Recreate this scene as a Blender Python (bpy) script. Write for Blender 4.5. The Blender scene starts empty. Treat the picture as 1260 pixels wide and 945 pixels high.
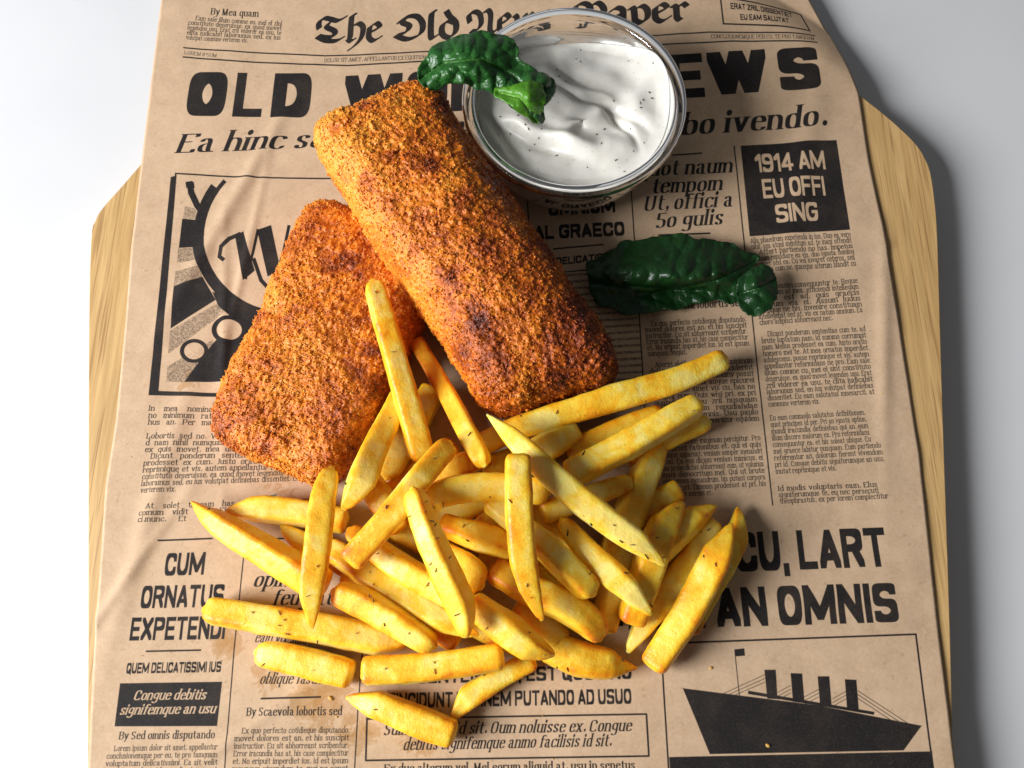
import bpy, bmesh, math, random
import numpy as np
from mathutils import Vector, Matrix, geometry

# ------------------------------------------------------------------ camera, light, exposure
S = bpy.context.scene
COL = S.collection
F_PX = 1050.0; ELEV = math.radians(71.0); DIST = 0.35      # focal length in 1260-wide pixels
cam_d = bpy.data.cameras.new('camera'); cam = bpy.data.objects.new('camera', cam_d); COL.objects.link(cam)
cam_d.sensor_width = 36.0; cam_d.lens = 36.0 * F_PX / 1260.0
cam_d.clip_start = 0.01; cam_d.clip_end = 20.0
cam.location = (0, -DIST * math.cos(ELEV), DIST * math.sin(ELEV))
cam.rotation_euler = (math.pi / 2 - ELEV, 0, 0)
S.camera = cam

world = bpy.data.worlds.new('World'); S.world = world; world.use_nodes = True
bg = world.node_tree.nodes['Background']
bg.inputs['Color'].default_value = (0.93, 0.95, 1.0, 1); bg.inputs['Strength'].default_value = 0.085

def area(name, loc, target, sx, sy, power, color):
    l = bpy.data.lights.new(name, 'AREA'); l.shape = 'RECTANGLE'; l.size = sx; l.size_y = sy
    l.energy = power; l.color = color
    o = bpy.data.objects.new(name, l); COL.objects.link(o); o.location = loc
    o.rotation_euler = (Vector(target) - Vector(loc)).to_track_quat('-Z', 'Y').to_euler()
    return o
area('window_light', (-1.12, -0.36, 0.72), (-0.02, 0.0, 0.0), 0.60, 0.66, 40.0, (0.98, 0.985, 1.0))
area('room_light', (-0.25, 0.95, 0.75), (0.0, 0.05, 0.0), 0.7, 0.4, 0.4, (0.97, 0.98, 1.0))
S.view_settings.view_transform = 'Standard'; S.view_settings.look = 'None'
S.view_settings.exposure = 0.0; S.view_settings.gamma = 1.0
S.cycles.use_denoising = True
S.cycles.max_bounces = 12; S.cycles.transmission_bounces = 12; S.cycles.transparent_max_bounces = 12
S.cycles.caustics_refractive = True; S.cycles.blur_glossy = 1.0; S.cycles.sample_clamp_indirect = 4.0

# ------------------------------------------------------------------ geometry of the viewpoint (survey of the place)
_ce, _se = math.cos(ELEV), math.sin(ELEV)
CP = np.array([0, -DIST * _ce, DIST * _se])
def at(px, py, z=0.0):
    """point of the place at height z that the survey photograph shows at px, py"""
    a = (px - 630.0) / F_PX; b = -(py - 472.5) / F_PX
    d = np.array([a, b * _se + _ce, b * _ce - _se])
    t = (z - CP[2]) / d[2]
    return CP + d * t
def per_px(px, py, z=0.0):
    return abs(at(px + 1, py, z)[0] - at(px, py, z)[0])

# ------------------------------------------------------------------ small helpers
def tag(o, label=None, cat=None, group=None, kind=None):
    if label: o['label'] = label
    if cat: o['category'] = cat
    if group: o['group'] = group
    if kind: o['kind'] = kind
    return o
def link(name, me, mat=None, parent=None):
    o = bpy.data.objects.new(name, me); COL.objects.link(o)
    if mat: me.materials.append(mat)
    if parent: o.parent = parent
    return o
def empty(name, loc):
    o = bpy.data.objects.new(name, None); COL.objects.link(o); o.location = loc; o.empty_display_size = 0.01
    return o
def mesh_np(name, V, F, smooth=True, attr=None):
    me = bpy.data.meshes.new(name)
    V = np.asarray(V, dtype=np.float32)
    if isinstance(F, np.ndarray):
        k = F.shape[1]; n = F.shape[0]
        me.vertices.add(len(V)); me.vertices.foreach_set('co', V.ravel())
        me.loops.add(n * k); me.loops.foreach_set('vertex_index', F.astype(np.int32).ravel())
        me.polygons.add(n)
        me.polygons.foreach_set('loop_start', np.arange(0, n * k, k, dtype=np.int32))
        me.polygons.foreach_set('loop_total', np.full(n, k, dtype=np.int32))
        me.update(calc_edges=True); me.validate()
    else:
        me.from_pydata([tuple(map(float, v)) for v in V], [], F)
    if smooth:
        me.polygons.foreach_set('use_smooth', np.ones(len(me.polygons), dtype=bool))
    if attr:
        for an, av in attr.items():
            a = me.attributes.new(an, 'FLOAT', 'POINT'); a.data.foreach_set('value', np.asarray(av, dtype=np.float32))
    me.update()
    return me

def _hash(ix, iy, iz, s):
    h = (ix.astype(np.int64) * 374761393 + iy.astype(np.int64) * 668265263 + iz.astype(np.int64) * 2147483647 + s * 1274126177) & 0xFFFFFFFF
    h = ((h ^ (h >> 13)) * 1274126177) & 0xFFFFFFFF
    h = ((h ^ (h >> 16)) * 2246822519) & 0xFFFFFFFF
    return ((h ^ (h >> 15)) & 0xFFFFFF) / float(0xFFFFFF)
def vnoise(P, s=0):
    P = np.asarray(P, dtype=np.float64); I = np.floor(P); Fr = P - I; Fr = Fr * Fr * (3 - 2 * Fr); r = 0
    for dx in (0, 1):
        for dy in (0, 1):
            for dz in (0, 1):
                w = (Fr[:, 0] if dx else 1 - Fr[:, 0]) * (Fr[:, 1] if dy else 1 - Fr[:, 1]) * (Fr[:, 2] if dz else 1 - Fr[:, 2])
                r = r + w * _hash(I[:, 0] + dx, I[:, 1] + dy, I[:, 2] + dz, s)
    return r * 2 - 1
def fbm(P, oct=3, s=0):
    a = 1.0; t = 0; r = 0
    for k in range(oct):
        r = r + a * vnoise(np.asarray(P) * (2 ** k), s + k * 7); t += a; a *= 0.5
    return r / t
def cell(P, s=0):
    """distance to the nearest scattered point and its random value"""
    I = np.floor(P); best = np.full(len(P), 9.0); val = np.zeros(len(P))
    for dx in (-1, 0, 1):
        for dy in (-1, 0, 1):
            for dz in (-1, 0, 1):
                J = I + np.array([dx, dy, dz])
                q = np.stack([_hash(J[:, 0], J[:, 1], J[:, 2], s + c) for c in (1, 2, 3)], 1) + J
                d = np.linalg.norm(P - q, axis=1); m = d < best
                best = np.where(m, d, best); val = np.where(m, _hash(J[:, 0], J[:, 1], J[:, 2], s + 9), val)
    return best, val

# ------------------------------------------------------------------ node helpers
class NT:
    def __init__(s, name):
        s.m = bpy.data.materials.new(name); s.m.use_nodes = True; s.t = s.m.node_tree
        s.b = s.t.nodes['Principled BSDF']; s.out = s.t.nodes['Material Output']
    def n(s, typ, **kw):
        nd = s.t.nodes.new(typ)
        for k, v in kw.items():
            if k in nd.inputs: s.put(nd.inputs[k], v)
            else: setattr(nd, k, v)
        return nd
    def put(s, sock, v):
        if isinstance(v, bpy.types.NodeSocket): s.t.links.new(v, sock)
        else:
            if hasattr(sock, 'default_value') and isinstance(v, tuple) and len(v) == 3 and sock.type == 'RGBA': v = v + (1,)
            sock.default_value = v
    def set(s, **kw):
        for k, v in kw.items(): s.put(s.b.inputs[k.replace('_', ' ')], v)
    def noise(s, scale, detail=3, rough=0.5, vec=None, dist=0.0):
        nd = s.n('ShaderNodeTexNoise'); nd.inputs['Scale'].default_value = scale
        nd.inputs['Detail'].default_value = detail; nd.inputs['Roughness'].default_value = rough; nd.inputs['Distortion'].default_value = dist
        if vec is not None: s.put(nd.inputs['Vector'], vec)
        return nd.outputs['Fac']
    def ramp(s, fac, stops, interp='LINEAR'):
        nd = s.n('ShaderNodeValToRGB'); nd.color_ramp.interpolation = interp
        e = nd.color_ramp.elements
        while len(e) < len(stops): e.new(0.5)
        for k, (p, c) in enumerate(stops):
            e[k].position = p; e[k].color = (c + (1,)) if isinstance(c, tuple) else (c, c, c, 1)
        s.put(nd.inputs['Fac'], fac); return nd.outputs['Color']
    def mix(s, fac, a, b, mode='MIX'):
        nd = s.n('ShaderNodeMix'); nd.data_type = 'RGBA'; nd.blend_type = mode
        s.put(nd.inputs[0], fac); s.put(nd.inputs[6], a); s.put(nd.inputs[7], b); return nd.outputs[2]
    def math(s, op, a, b=0.0, clamp=False):
        nd = s.n('ShaderNodeMath'); nd.operation = op; nd.use_clamp = clamp
        s.put(nd.inputs[0], a); s.put(nd.inputs[1], b); return nd.outputs[0]
    def bump(s, h, strength=0.3, dist=0.001, normal=None):
        nd = s.n('ShaderNodeBump'); nd.inputs['Strength'].default_value = strength; nd.inputs['Distance'].default_value = dist
        s.put(nd.inputs['Height'], h)
        if normal is not None: s.put(nd.inputs['Normal'], normal)
        return nd.outputs['Normal']
    def coord(s, which='Object'):
        return s.n('ShaderNodeTexCoord').outputs[which]
    def attr(s, name):
        nd = s.n('ShaderNodeAttribute'); nd.attribute_name = name; return nd.outputs['Fac']

# ------------------------------------------------------------------ the printed sheet: a small type foundry drawn with pen strokes
TPM = 7600.0                                   # print resolution, pixels per metre
TX0, TX1, TY0, TY1 = -0.225, 0.225, -0.200, 0.215
TW, TH = int((TX1 - TX0) * TPM), int((TY1 - TY0) * TPM)
INK = np.zeros((TH, TW), dtype=np.float32); GREY = np.zeros((TH, TW), dtype=bool)
VPX, VPY = 622.0, -2450.0
def tex(P):
    """survey pixel (n,2) -> texture pixel on the flat sheet"""
    P = np.asarray(P, dtype=np.float64)
    a = (P[:, 0] - 630.0) / F_PX; b = -(P[:, 1] - 472.5) / F_PX
    dy = b * _se + _ce; dz = b * _ce - _se
    t = -CP[2] / dz
    return np.stack([(CP[0] + a * t - TX0) * TPM, (CP[1] + dy * t - TY0) * TPM], 1)
def fill_convex(Q, val=1.0, grow=0.0):
    x0, y0 = np.floor(Q.min(0) - 1).astype(int); x1, y1 = np.ceil(Q.max(0) + 2).astype(int)
    x0 = max(x0, 0); y0 = max(y0, 0); x1 = min(x1, TW); y1 = min(y1, TH)
    if x1 <= x0 or y1 <= y0: return
    E = np.roll(Q, -1, 0) - Q; L = np.hypot(E[:, 0], E[:, 1]); k = L > 1e-6
    Qk, E, L = Q[k], E[k], L[k]
    if len(L) < 3: return
    N = np.stack([E[:, 1], -E[:, 0]], 1) / L[:, None]
    area2 = np.sum(Q[:, 0] * np.roll(Q[:, 1], -1) - Q[:, 1] * np.roll(Q[:, 0], -1))
    if area2 < 0: N = -N
    c = np.sum(N * Qk, 1)
    xs = np.arange(x0, x1) + 0.5; ys = np.arange(y0, y1) + 0.5
    D = (N[:, 0][:, None, None] * xs[None, None, :] + N[:, 1][:, None, None] * ys[None, :, None] - c[:, None, None]).max(0)
    A = np.clip(0.5 + grow - D, 0, 1)
    R = INK[y0:y1, x0:x1]
    if 0 < val < 1: GREY[y0:y1, x0:x1] |= A > .3
    if val > 0: np.maximum(R, A * val, out=R)
    else: R *= (1 - A)
def hull(P):
    P = sorted(map(tuple, P))
    def half(pts):
        h = []
        for p in pts:
            while len(h) > 1 and (h[-1][0] - h[-2][0]) * (p[1] - h[-2][1]) - (h[-1][1] - h[-2][1]) * (p[0] - h[-2][0]) <= 0: h.pop()
            h.append(p)
        return h[:-1]
    return np.array(half(P) + half(P[::-1]))
def poly(pts, val=1.0):
    """any simple outline, survey pixels"""
    Q = tex(pts)
    tr = geometry.tessellate_polygon([[Vector((q[0], q[1], 0)) for q in Q]])
    for a, b, c in tr: fill_convex(Q[[a, b, c]], val, .55)
def line(pts, w, val=1.0):
    pts = np.array(pts, dtype=float)
    for p, q in zip(pts[:-1], pts[1:]):
        d = q - p; L = max(np.hypot(*d), 1e-6); n = np.array([-d[1], d[0]]) / L * w / 2; e = d / L * w * 0.25
        fill_convex(tex([p - e + n, q + e + n, q + e - n, p - e - n]), val)
def ring(cx, cy, r0, r1, a0=0, a1=360, ry=1.0, val=1.0):
    k = max(12, int((a1 - a0) / 6)); A = np.radians(np.linspace(a0, a1, k))
    for u, v in zip(A[:-1], A[1:]):
        pts = [(cx + r * math.cos(t), cy + r * ry * math.sin(t)) for r, t in ((r0, u), (r1, u), (r1, v), (r0, v))]
        fill_convex(tex(pts), val, .55)

# skeletons: "xy" on a grid (a,b,c = -1,-2,-3 below the line), r = rounded corner, s = serif, z = closed; ';' starts a new stroke, '.' a dot
SANS = {'A': (8, '00 48 80;12 72'), 'B': (8, '00 08 r88 r84 04;04 r84 r80 00'), 'C': (8, '86 r88 r08 r00 r80 82'), 'D': (8, '08 r88 r80 00 08'),
 'E': (7, '80 00 08 88;04 74'), 'F': (7, '00 08 88;04 74'), 'G': (8.3, '87 r88 r08 r00 r80 84 54'), 'H': (8, '00 08;80 88;04 84'), 'I': (0, '00 08'),
 'J': (7, '88 r80 r00 02'), 'K': (8, '00 08;88 04;24 80'), 'L': (6.5, '08 00 80'), 'M': (12, '00 08 41 88 80'), 'N': (8.4, '00 08 80 88'),
 'O': (8, 'r88 r08 r00 r80 z'), 'P': (8, '00 08 r88 r84 04'), 'Q': (8, 'r88 r08 r00 r80 z;52 8a'), 'R': (8, '00 08 r88 r84 04;54 80'),
 'S': (8, '87 r88 r08 r04 r84 r80 r00 01'), 'T': (8, '08 88;48 40'), 'U': (8, '08 r00 r80 88'), 'V': (8.5, '08 40 88'), 'W': (13, '08 20 48 60 88'),
 'X': (8.5, '00 88;08 80'), 'Y': (8.5, '08 44 88;44 40'), 'Z': (7.5, '08 88 00 80'), '1': (3.5, '06 88 80'), '9': (8, '01 r00 r80 r88 r08 r04 84'),
 '4': (8.5, '60 68 02 82'), ',': (0, '00 0b'), '.': (0, '00 00'), ' ': (3, '')}
SER = {'a': (4.2, '04 r05 r35 r30 s40;33 r03 r00 r30'), 'b': (4, 's08 00;03 r05 r45 r40 r00 02'), 'c': (3.7, '44 r45 r05 r00 r40 41'),
 'd': (4.2, 's48 s40;43 r45 r05 r00 r40 42'), 'e': (3.8, '03 43 r45 r05 r00 r40 41'), 'f': (2.6, 's10 r18 47;05 35'),
 'g': (4.2, '43 r45 r05 r01 r41 43;45 r4c r0c 0b'), 'h': (4.2, 's08 s00;03 r05 r45 s40'), 'i': (0.6, 's05 s00;.07'), 'j': (1.2, 's15 r1c 0c;.17'),
 'k': (4.3, 's08 s00;s45 02;13 s40'), 'l': (0.6, 's08 s00'), 'm': (7.0, 's05 s00;03 r05 r35 s30;33 r35 r75 s70'), 'n': (4.2, 's05 s00;03 r05 r45 s40'),
 'o': (4.0, 'r45 r05 r00 r40 z'), 'p': (4.0, 's05 s0c;03 r05 r45 r40 r00 02'), 'q': (4.2, 's45 s4c;43 r45 r05 r00 r40 42'), 'r': (2.9, 's05 s00;03 r05 35 34'),
 's': (3.3, '34 r35 r05 r03 r32 r30 r00 01'), 't': (2.5, '17 r10 30;05 35'), 'u': (4.2, 's05 r00 r40 42;s45 s40'), 'v': (4.2, 's05 20 s45'),
 'w': (6.6, 's05 20 35 50 s75'), 'x': (4.2, 's05 s40;s45 s00'), 'y': (4.2, 's05 20;s45 20 0c'), 'z': (3.8, '05 45 00 40'),
 'A': (6, 's00 37 s60;12 52'), 'B': (5, 's07 s00;07 r57 r54 04;04 r54 r50 00'), 'C': (5.4, '55 r57 r07 r00 r50 51'), 'D': (5.6, 's07 s00;07 r57 r50 00'),
 'E': (5, 's07 s00;07 57 56;04 34;00 50 51'), 'F': (5, 's07 s00;07 57 56;04 34'), 'I': (0.8, 's07 s00'), 'J': (2.4, 's27 r20 00'), 'L': (4.6, 's07 s00;00 40 42'),
 'M': (7, 's07 s00;07 30 67;s67 s60'), 'N': (5.6, 's00 07 50 s57'), 'O': (5.6, 'r57 r07 r00 r50 z'), 'P': (5, 's07 s00;07 r57 r53 03'),
 'Q': (5.6, 'r57 r07 r00 r50 z;31 5b'), 'S': (4.6, '46 r47 r07 r04 r43 r40 r00 01'), 'T': (5.4, '06 07 57 56;27 s20'), 'U': (5.6, 's07 r00 r50 s57'),
 'V': (5.6, 's07 30 s57'), 'W': (8, 's07 20 47 60 s87'), 'R': (5, 's07 s00;07 r57 r53 03;33 s50'), 'H': (5.6, 's07 s00;s57 s50;04 54'),
 'G': (5.6, '55 r57 r07 r00 r50 53 33'), 'X': (5.4, 's07 s50;s57 s00'), 'K': (5.4, 's07 s00;s57 03;24 s50'), 'Y': (5.4, 's07 33 s57;33 s30'),
 '5': (4, '47 07 04 r44 r40 r00 01'), '0': (4, 'r45 r05 r00 r40 z'), ',': (0.6, '00 0b'), '.': (0.6, '00 00'), ' ': (1.6, ''), '-': (2, '02 22')}
BLK = {'T': (7.2, [[(0.2, 3.9), (0.0, 5.6), (1.2, 7.0), (3.2, 6.7), (5.2, 6.2), (7.2, 7.3)], [(3.6, 6.2), (2.2, 4.4), (4.6, 3.0), (4.2, 1.4), (1.8, 1.2), (0.2, 1.6)], [(0.0, 1.4), (2.4, 0.2), (5.2, 0.1), (6.9, 1.0)]]),
 'h': (4.4, [[(1.6, 8.0), (0.8, 7.2), (0.8, 1.2), (0.3, 0.6), (1.2, 0.0), (1.9, 0.5)], [(1.0, 4.4), (2.8, 5.4), (4.2, 4.2), (4.0, 1.2), (2.6, -1.0), (1.0, -2.4)]]),
 'e': (3.8, [[(0.7, 4.2), (0.6, 1.2), (2.0, 0.0), (3.8, 1.1)], [(0.7, 4.2), (2.4, 5.4), (3.4, 4.1), (0.9, 2.6)]]),
 'O': (7.4, [[(3.4, 7.0), (1.6, 5.4), (3.4, 4.2), (2.8, 2.4), (0.2, 1.4)], [(0.2, 1.4), (3.2, 0.1), (6.4, 1.6), (6.8, 4.6), (5.2, 6.9), (2.6, 6.9), (0.8, 5.4)]]),
 'l': (1.8, [[(1.4, 8.0), (0.6, 7.2), (0.6, 1.0), (1.2, 0.1), (2.0, 0.7)]]),
 'd': (4.2, [[(1.6, 8.0), (2.4, 6.4), (4.0, 4.4), (4.0, 1.6), (2.4, 0.0), (0.7, 1.2), (0.7, 3.8), (2.2, 5.0), (3.6, 4.4)]]),
 'N': (7.4, [[(0.3, 4.0), (0.0, 6.2), (1.6, 7.0), (3.2, 6.0), (3.6, 3.0), (2.2, 1.2), (0.8, 1.2)], [(3.4, 5.8), (5.4, 7.1), (6.4, 5.6), (6.2, 1.2), (7.0, 0.1), (7.9, 0.9)]]),
 'w': (6.6, [[(0.2, 4.8), (0.9, 4.2), (0.9, 1.2), (2.0, 0.0), (3.3, 1.2), (3.3, 4.8)], [(3.3, 1.2), (4.4, 0.0), (6.0, 1.4), (6.0, 3.8), (4.9, 5.0)]]),
 's': (3.6, [[(3.4, 4.6), (2.0, 5.2), (0.8, 3.8), (3.2, 1.6), (2.0, 0.0), (0.4, 0.8)]]),
 'P': (6.8, [[(0.3, 4.4), (0.0, 6.2), (1.8, 7.2), (3.4, 6.0), (3.2, 2.6), (1.6, 0.6), (0.6, 1.0)], [(3.2, 5.9), (5.2, 7.1), (6.6, 5.4), (6.4, 3.0), (4.6, 2.0), (3.2, 2.6)]]),
 'a': (4.0, [[(0.6, 4.2), (1.8, 5.1), (3.3, 4.2), (3.3, 1.0), (4.2, 0.3)], [(3.3, 3.2), (0.8, 2.0), (0.9, 0.8), (1.8, 0.0), (3.2, 1.0)]]),
 'p': (4.2, [[(0.0, 4.6), (0.9, 4.2), (0.9, -2.6)], [(0.9, 4.0), (2.8, 5.2), (4.0, 3.8), (3.9, 1.4), (2.4, 0.0), (0.9, 1.0)]]),
 'r': (3.2, [[(0.0, 4.6), (0.8, 4.2), (0.8, 0.9), (1.5, 0.1)], [(0.9, 3.8), (2.4, 5.2), (3.3, 4.3)]])}
def _round(P, flags, closed, rad):
    out = []; n = len(P)
    for i in range(n):
        if not flags[i] or (not closed and i in (0, n - 1)): out.append(P[i]); continue
        a, b, c = P[i - 1], P[i], P[(i + 1) % n]
        la, lc = np.hypot(*(a - b)), np.hypot(*(c - b))
        fa = 0.5 if (flags[i - 1] and (closed or i - 1 > 0)) else 1.0
        fc = 0.5 if (flags[(i + 1) % n] and (closed or i + 1 < n - 1)) else 1.0
        ra, rc = min(rad[0], la * fa * .98), min(rad[1] if len(rad) > 1 else rad[0], lc * fc * .98)
        r = min(rad[0], max(ra, rc)); ra = min(r, la * fa * .98); rc = min(r, lc * fc * .98)
        p, q = b + (a - b) / la * ra, b + (c - b) / lc * rc
        for t in np.linspace(0, 1, 9): # quarter superellipse like corner
            w0, w1, w2 = (1 - t) ** 2, 2 * t * (1 - t) * 1.14, t * t
            out.append((p * w0 + b * w1 + q * w2) / (w0 + w1 + w2))
    return np.array(out)
def _glyph(font, ch, tw, th):
    """list of convex outlines in font units and the advance width"""
    pcs = []
    if font is BLK:
        if ch == ' ': return [], 3.0
        w, strokes = BLK[ch]
        c, s = math.cos(math.radians(38)), math.sin(math.radians(38)); a, b = tw / 2, th / 2
        nib = np.array([(x * c - y * s, x * s + y * c) for x, y in ((-a, -b), (a, -b), (a, b), (-a, b))])
        for st in strokes:
            P = np.array(st); Q = [P[0]]
            for i in range(len(P) - 1):
                p0, p1, p2, p3 = P[max(i - 1, 0)], P[i], P[i + 1], P[min(i + 2, len(P) - 1)]
                for t in (0.25, 0.5, 0.75, 1.0):
                    Q.append(0.5 * ((2 * p1) + (p2 - p0) * t + (2 * p0 - 5 * p1 + 4 * p2 - p3) * t * t * 1.0 + (3 * p1 - p0 - 3 * p2 + p3) * t ** 3))
            for p, q in zip(Q[:-1], Q[1:]): pcs.append(hull(np.vstack([nib + p, nib + q])))
        return pcs, w + 1.0
    w, sk = font.get(ch, font.get(ch.upper(), (4, '')))
    sans = font is SANS
    if not sans and ch in '.,':
        r = tw * .55; pcs = [np.array([(r + r * math.cos(t), r * .9 + r * math.sin(t)) for t in np.linspace(0, 6.28, 11)[:-1]])]
        if ch == ',': pcs.append(np.array([(2 * r, r), (r * 1.6, -.3), (.1, -1.7), (.0, -1.5), (r * .9, 0)]))
        return pcs, 2 * r + 1.0
    ux = 1.0 if not sans else (w / 8.0 if w else 1.0)
    nib = np.array([(-tw / 2, -th / 2), (tw / 2, -th / 2), (tw / 2, th / 2), (-tw / 2, th / 2)]) if sans else \
        np.array([(tw / 2 * math.cos(t) , th / 2 * math.sin(t) + 0.10 * tw / 2 * math.cos(t)) for t in np.linspace(0, 2 * math.pi, 12, endpoint=False)])
    ys = lambda c: -2.4 if c == 'c' else -1.7 if c == 'b' else 'cba0123456789'.index(c) - 3
    for st in sk.split(';'):
        if not st: continue
        if st[0] == '.':
            x, y = int(st[1]), ys(st[2]); r = tw * 0.62
            pcs.append(np.array([(x + r * math.cos(t), y + r * math.sin(t)) for t in np.linspace(0, 6.28, 9)[:-1]])); continue
        P, fl, closed, sf = [], [], False, []
        for tk in st.split():
            if tk == 'z': closed = True; continue
            r = tk[0] == 'r'; s = tk[0] == 's'
            if r or s: tk = tk[1:]
            x, y = float(tk[0]) * ux, float(ys(tk[1])); P.append((x, y)); fl.append(r)
            if s: sf.append((x, y))
        P = np.array(P)
        if sans:
            P = P * np.array([1.0, (8 - th) / 8.0]) + np.array([tw / 2, th / 2])
            if ch in 'MNAVWXYZK':  pass
        Q = _round(P, fl, closed, (3.5,) if sans else (2.3,))
        if closed: Q = np.vstack([Q, Q[:1]])
        diag = sans
        for p, q in zip(Q[:-1], Q[1:]):
            nb = nib
            d = q - p
            if diag and abs(d[0]) > 0.3 and abs(d[1]) > 2.5:           # sloping stems keep the stem weight
                nb = nib * np.array([0.93, 0.9])
            if sans and ch in ',.': nb = nib * np.array([0.95, 1.0 if ch == '.' else 0.8])
            pcs.append(hull(np.vstack([nb + p, nb + q])))
        for x, y in sf:
            e = tw * 0.5 + 0.55; h = max(th, 0.35) * 0.5
            pcs.append(np.array([(x - e, y - h), (x + e, y - h), (x + e, y + h), (x - e, y + h)]))
    adv = (w + tw + 1.05) if sans else (w + tw + 0.72)
    if ch == ' ': adv = w + 1.6 if not sans else 4.2
    return pcs, adv
_gc = {}
def glyph(font, ch, tw, th):
    k = (id(font), ch, tw, th)
    if k not in _gc: _gc[k] = _glyph(font, ch, tw, th)
    return _gc[k]
def text(font, s, p0, p1, cap, tw, th, slant=0.0, val=1.0, just=False, off=0.0):
    """one line of print, baseline from p0 to p1, capital height cap (all survey pixels); just = stretch only the spaces"""
    U = {id(SANS): 8.0, id(SER): 7.0, id(BLK): 7.0}[id(font)]
    u = cap / U; p0 = np.array(p0, float); p1 = np.array(p1, float); L = np.hypot(*(p1 - p0)); ex = (p1 - p0) / L
    adv = [glyph(font, c, tw, th)[1] for c in s]; tot = sum(adv) - (1.0 if s else 0)
    ns = s.count(' ')
    if just and ns:
        ux = min(u * 0.93, L / (tot + .9 * ns)); extra = (L / ux - tot) / ns
    else: ux = L / max(tot, 1); extra = 0
    x = tw / 2 if font is not SANS else 0.0
    for c, a in zip(s, adv):
        o = p0 + ex * (x * ux)
        up = np.array([VPX, VPY]) - o; up = up / np.hypot(*up)
        pcs = glyph(font, c, tw, th)[0]
        if pcs:
            # the glyph is small: map it with the local affine of the sheet
            T = tex([o, o + ex, o + up]); A = np.stack([(T[1] - T[0]) * ux, (T[2] - T[0]) * u], 0)
            for Q in pcs:
                R = Q.copy()
                if slant: R[:, 0] = R[:, 0] + R[:, 1] * slant * (u / ux)
                fill_convex(R @ A + T[0], val)
        x += a + (extra if c == ' ' else 0)
def para(lines, f0, f1, cap=5.9, tw=1.55, th=0.85):
    n = len(lines)
    for i, s in enumerate(lines):
        t = i / max(n - 1, 1); a = [f0[k] + (f1[k] - f0[k]) * t for k in range(4)]
        frac = 1.0; ind = 0
        if s.startswith('>'): s = s[1:]; ind = 8
        if s.endswith('|'): s = s[:-1]; frac = min(.96, len(s) * (.62 * cap / 7 * 5.6) / (x1_ := (f0[2] - f0[0])))
        if s.startswith('<'): s = s[1:]; frac = 0.92
        x0, y0, x1, y1 = a
        text(SER, s, (x0 + ind, y0 + (y1 - y0) * ind / (x1 - x0)), (x0 + (x1 - x0) * frac, y0 + (y1 - y0) * frac), cap, tw, th, just=frac in (1.0, .92))

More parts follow.
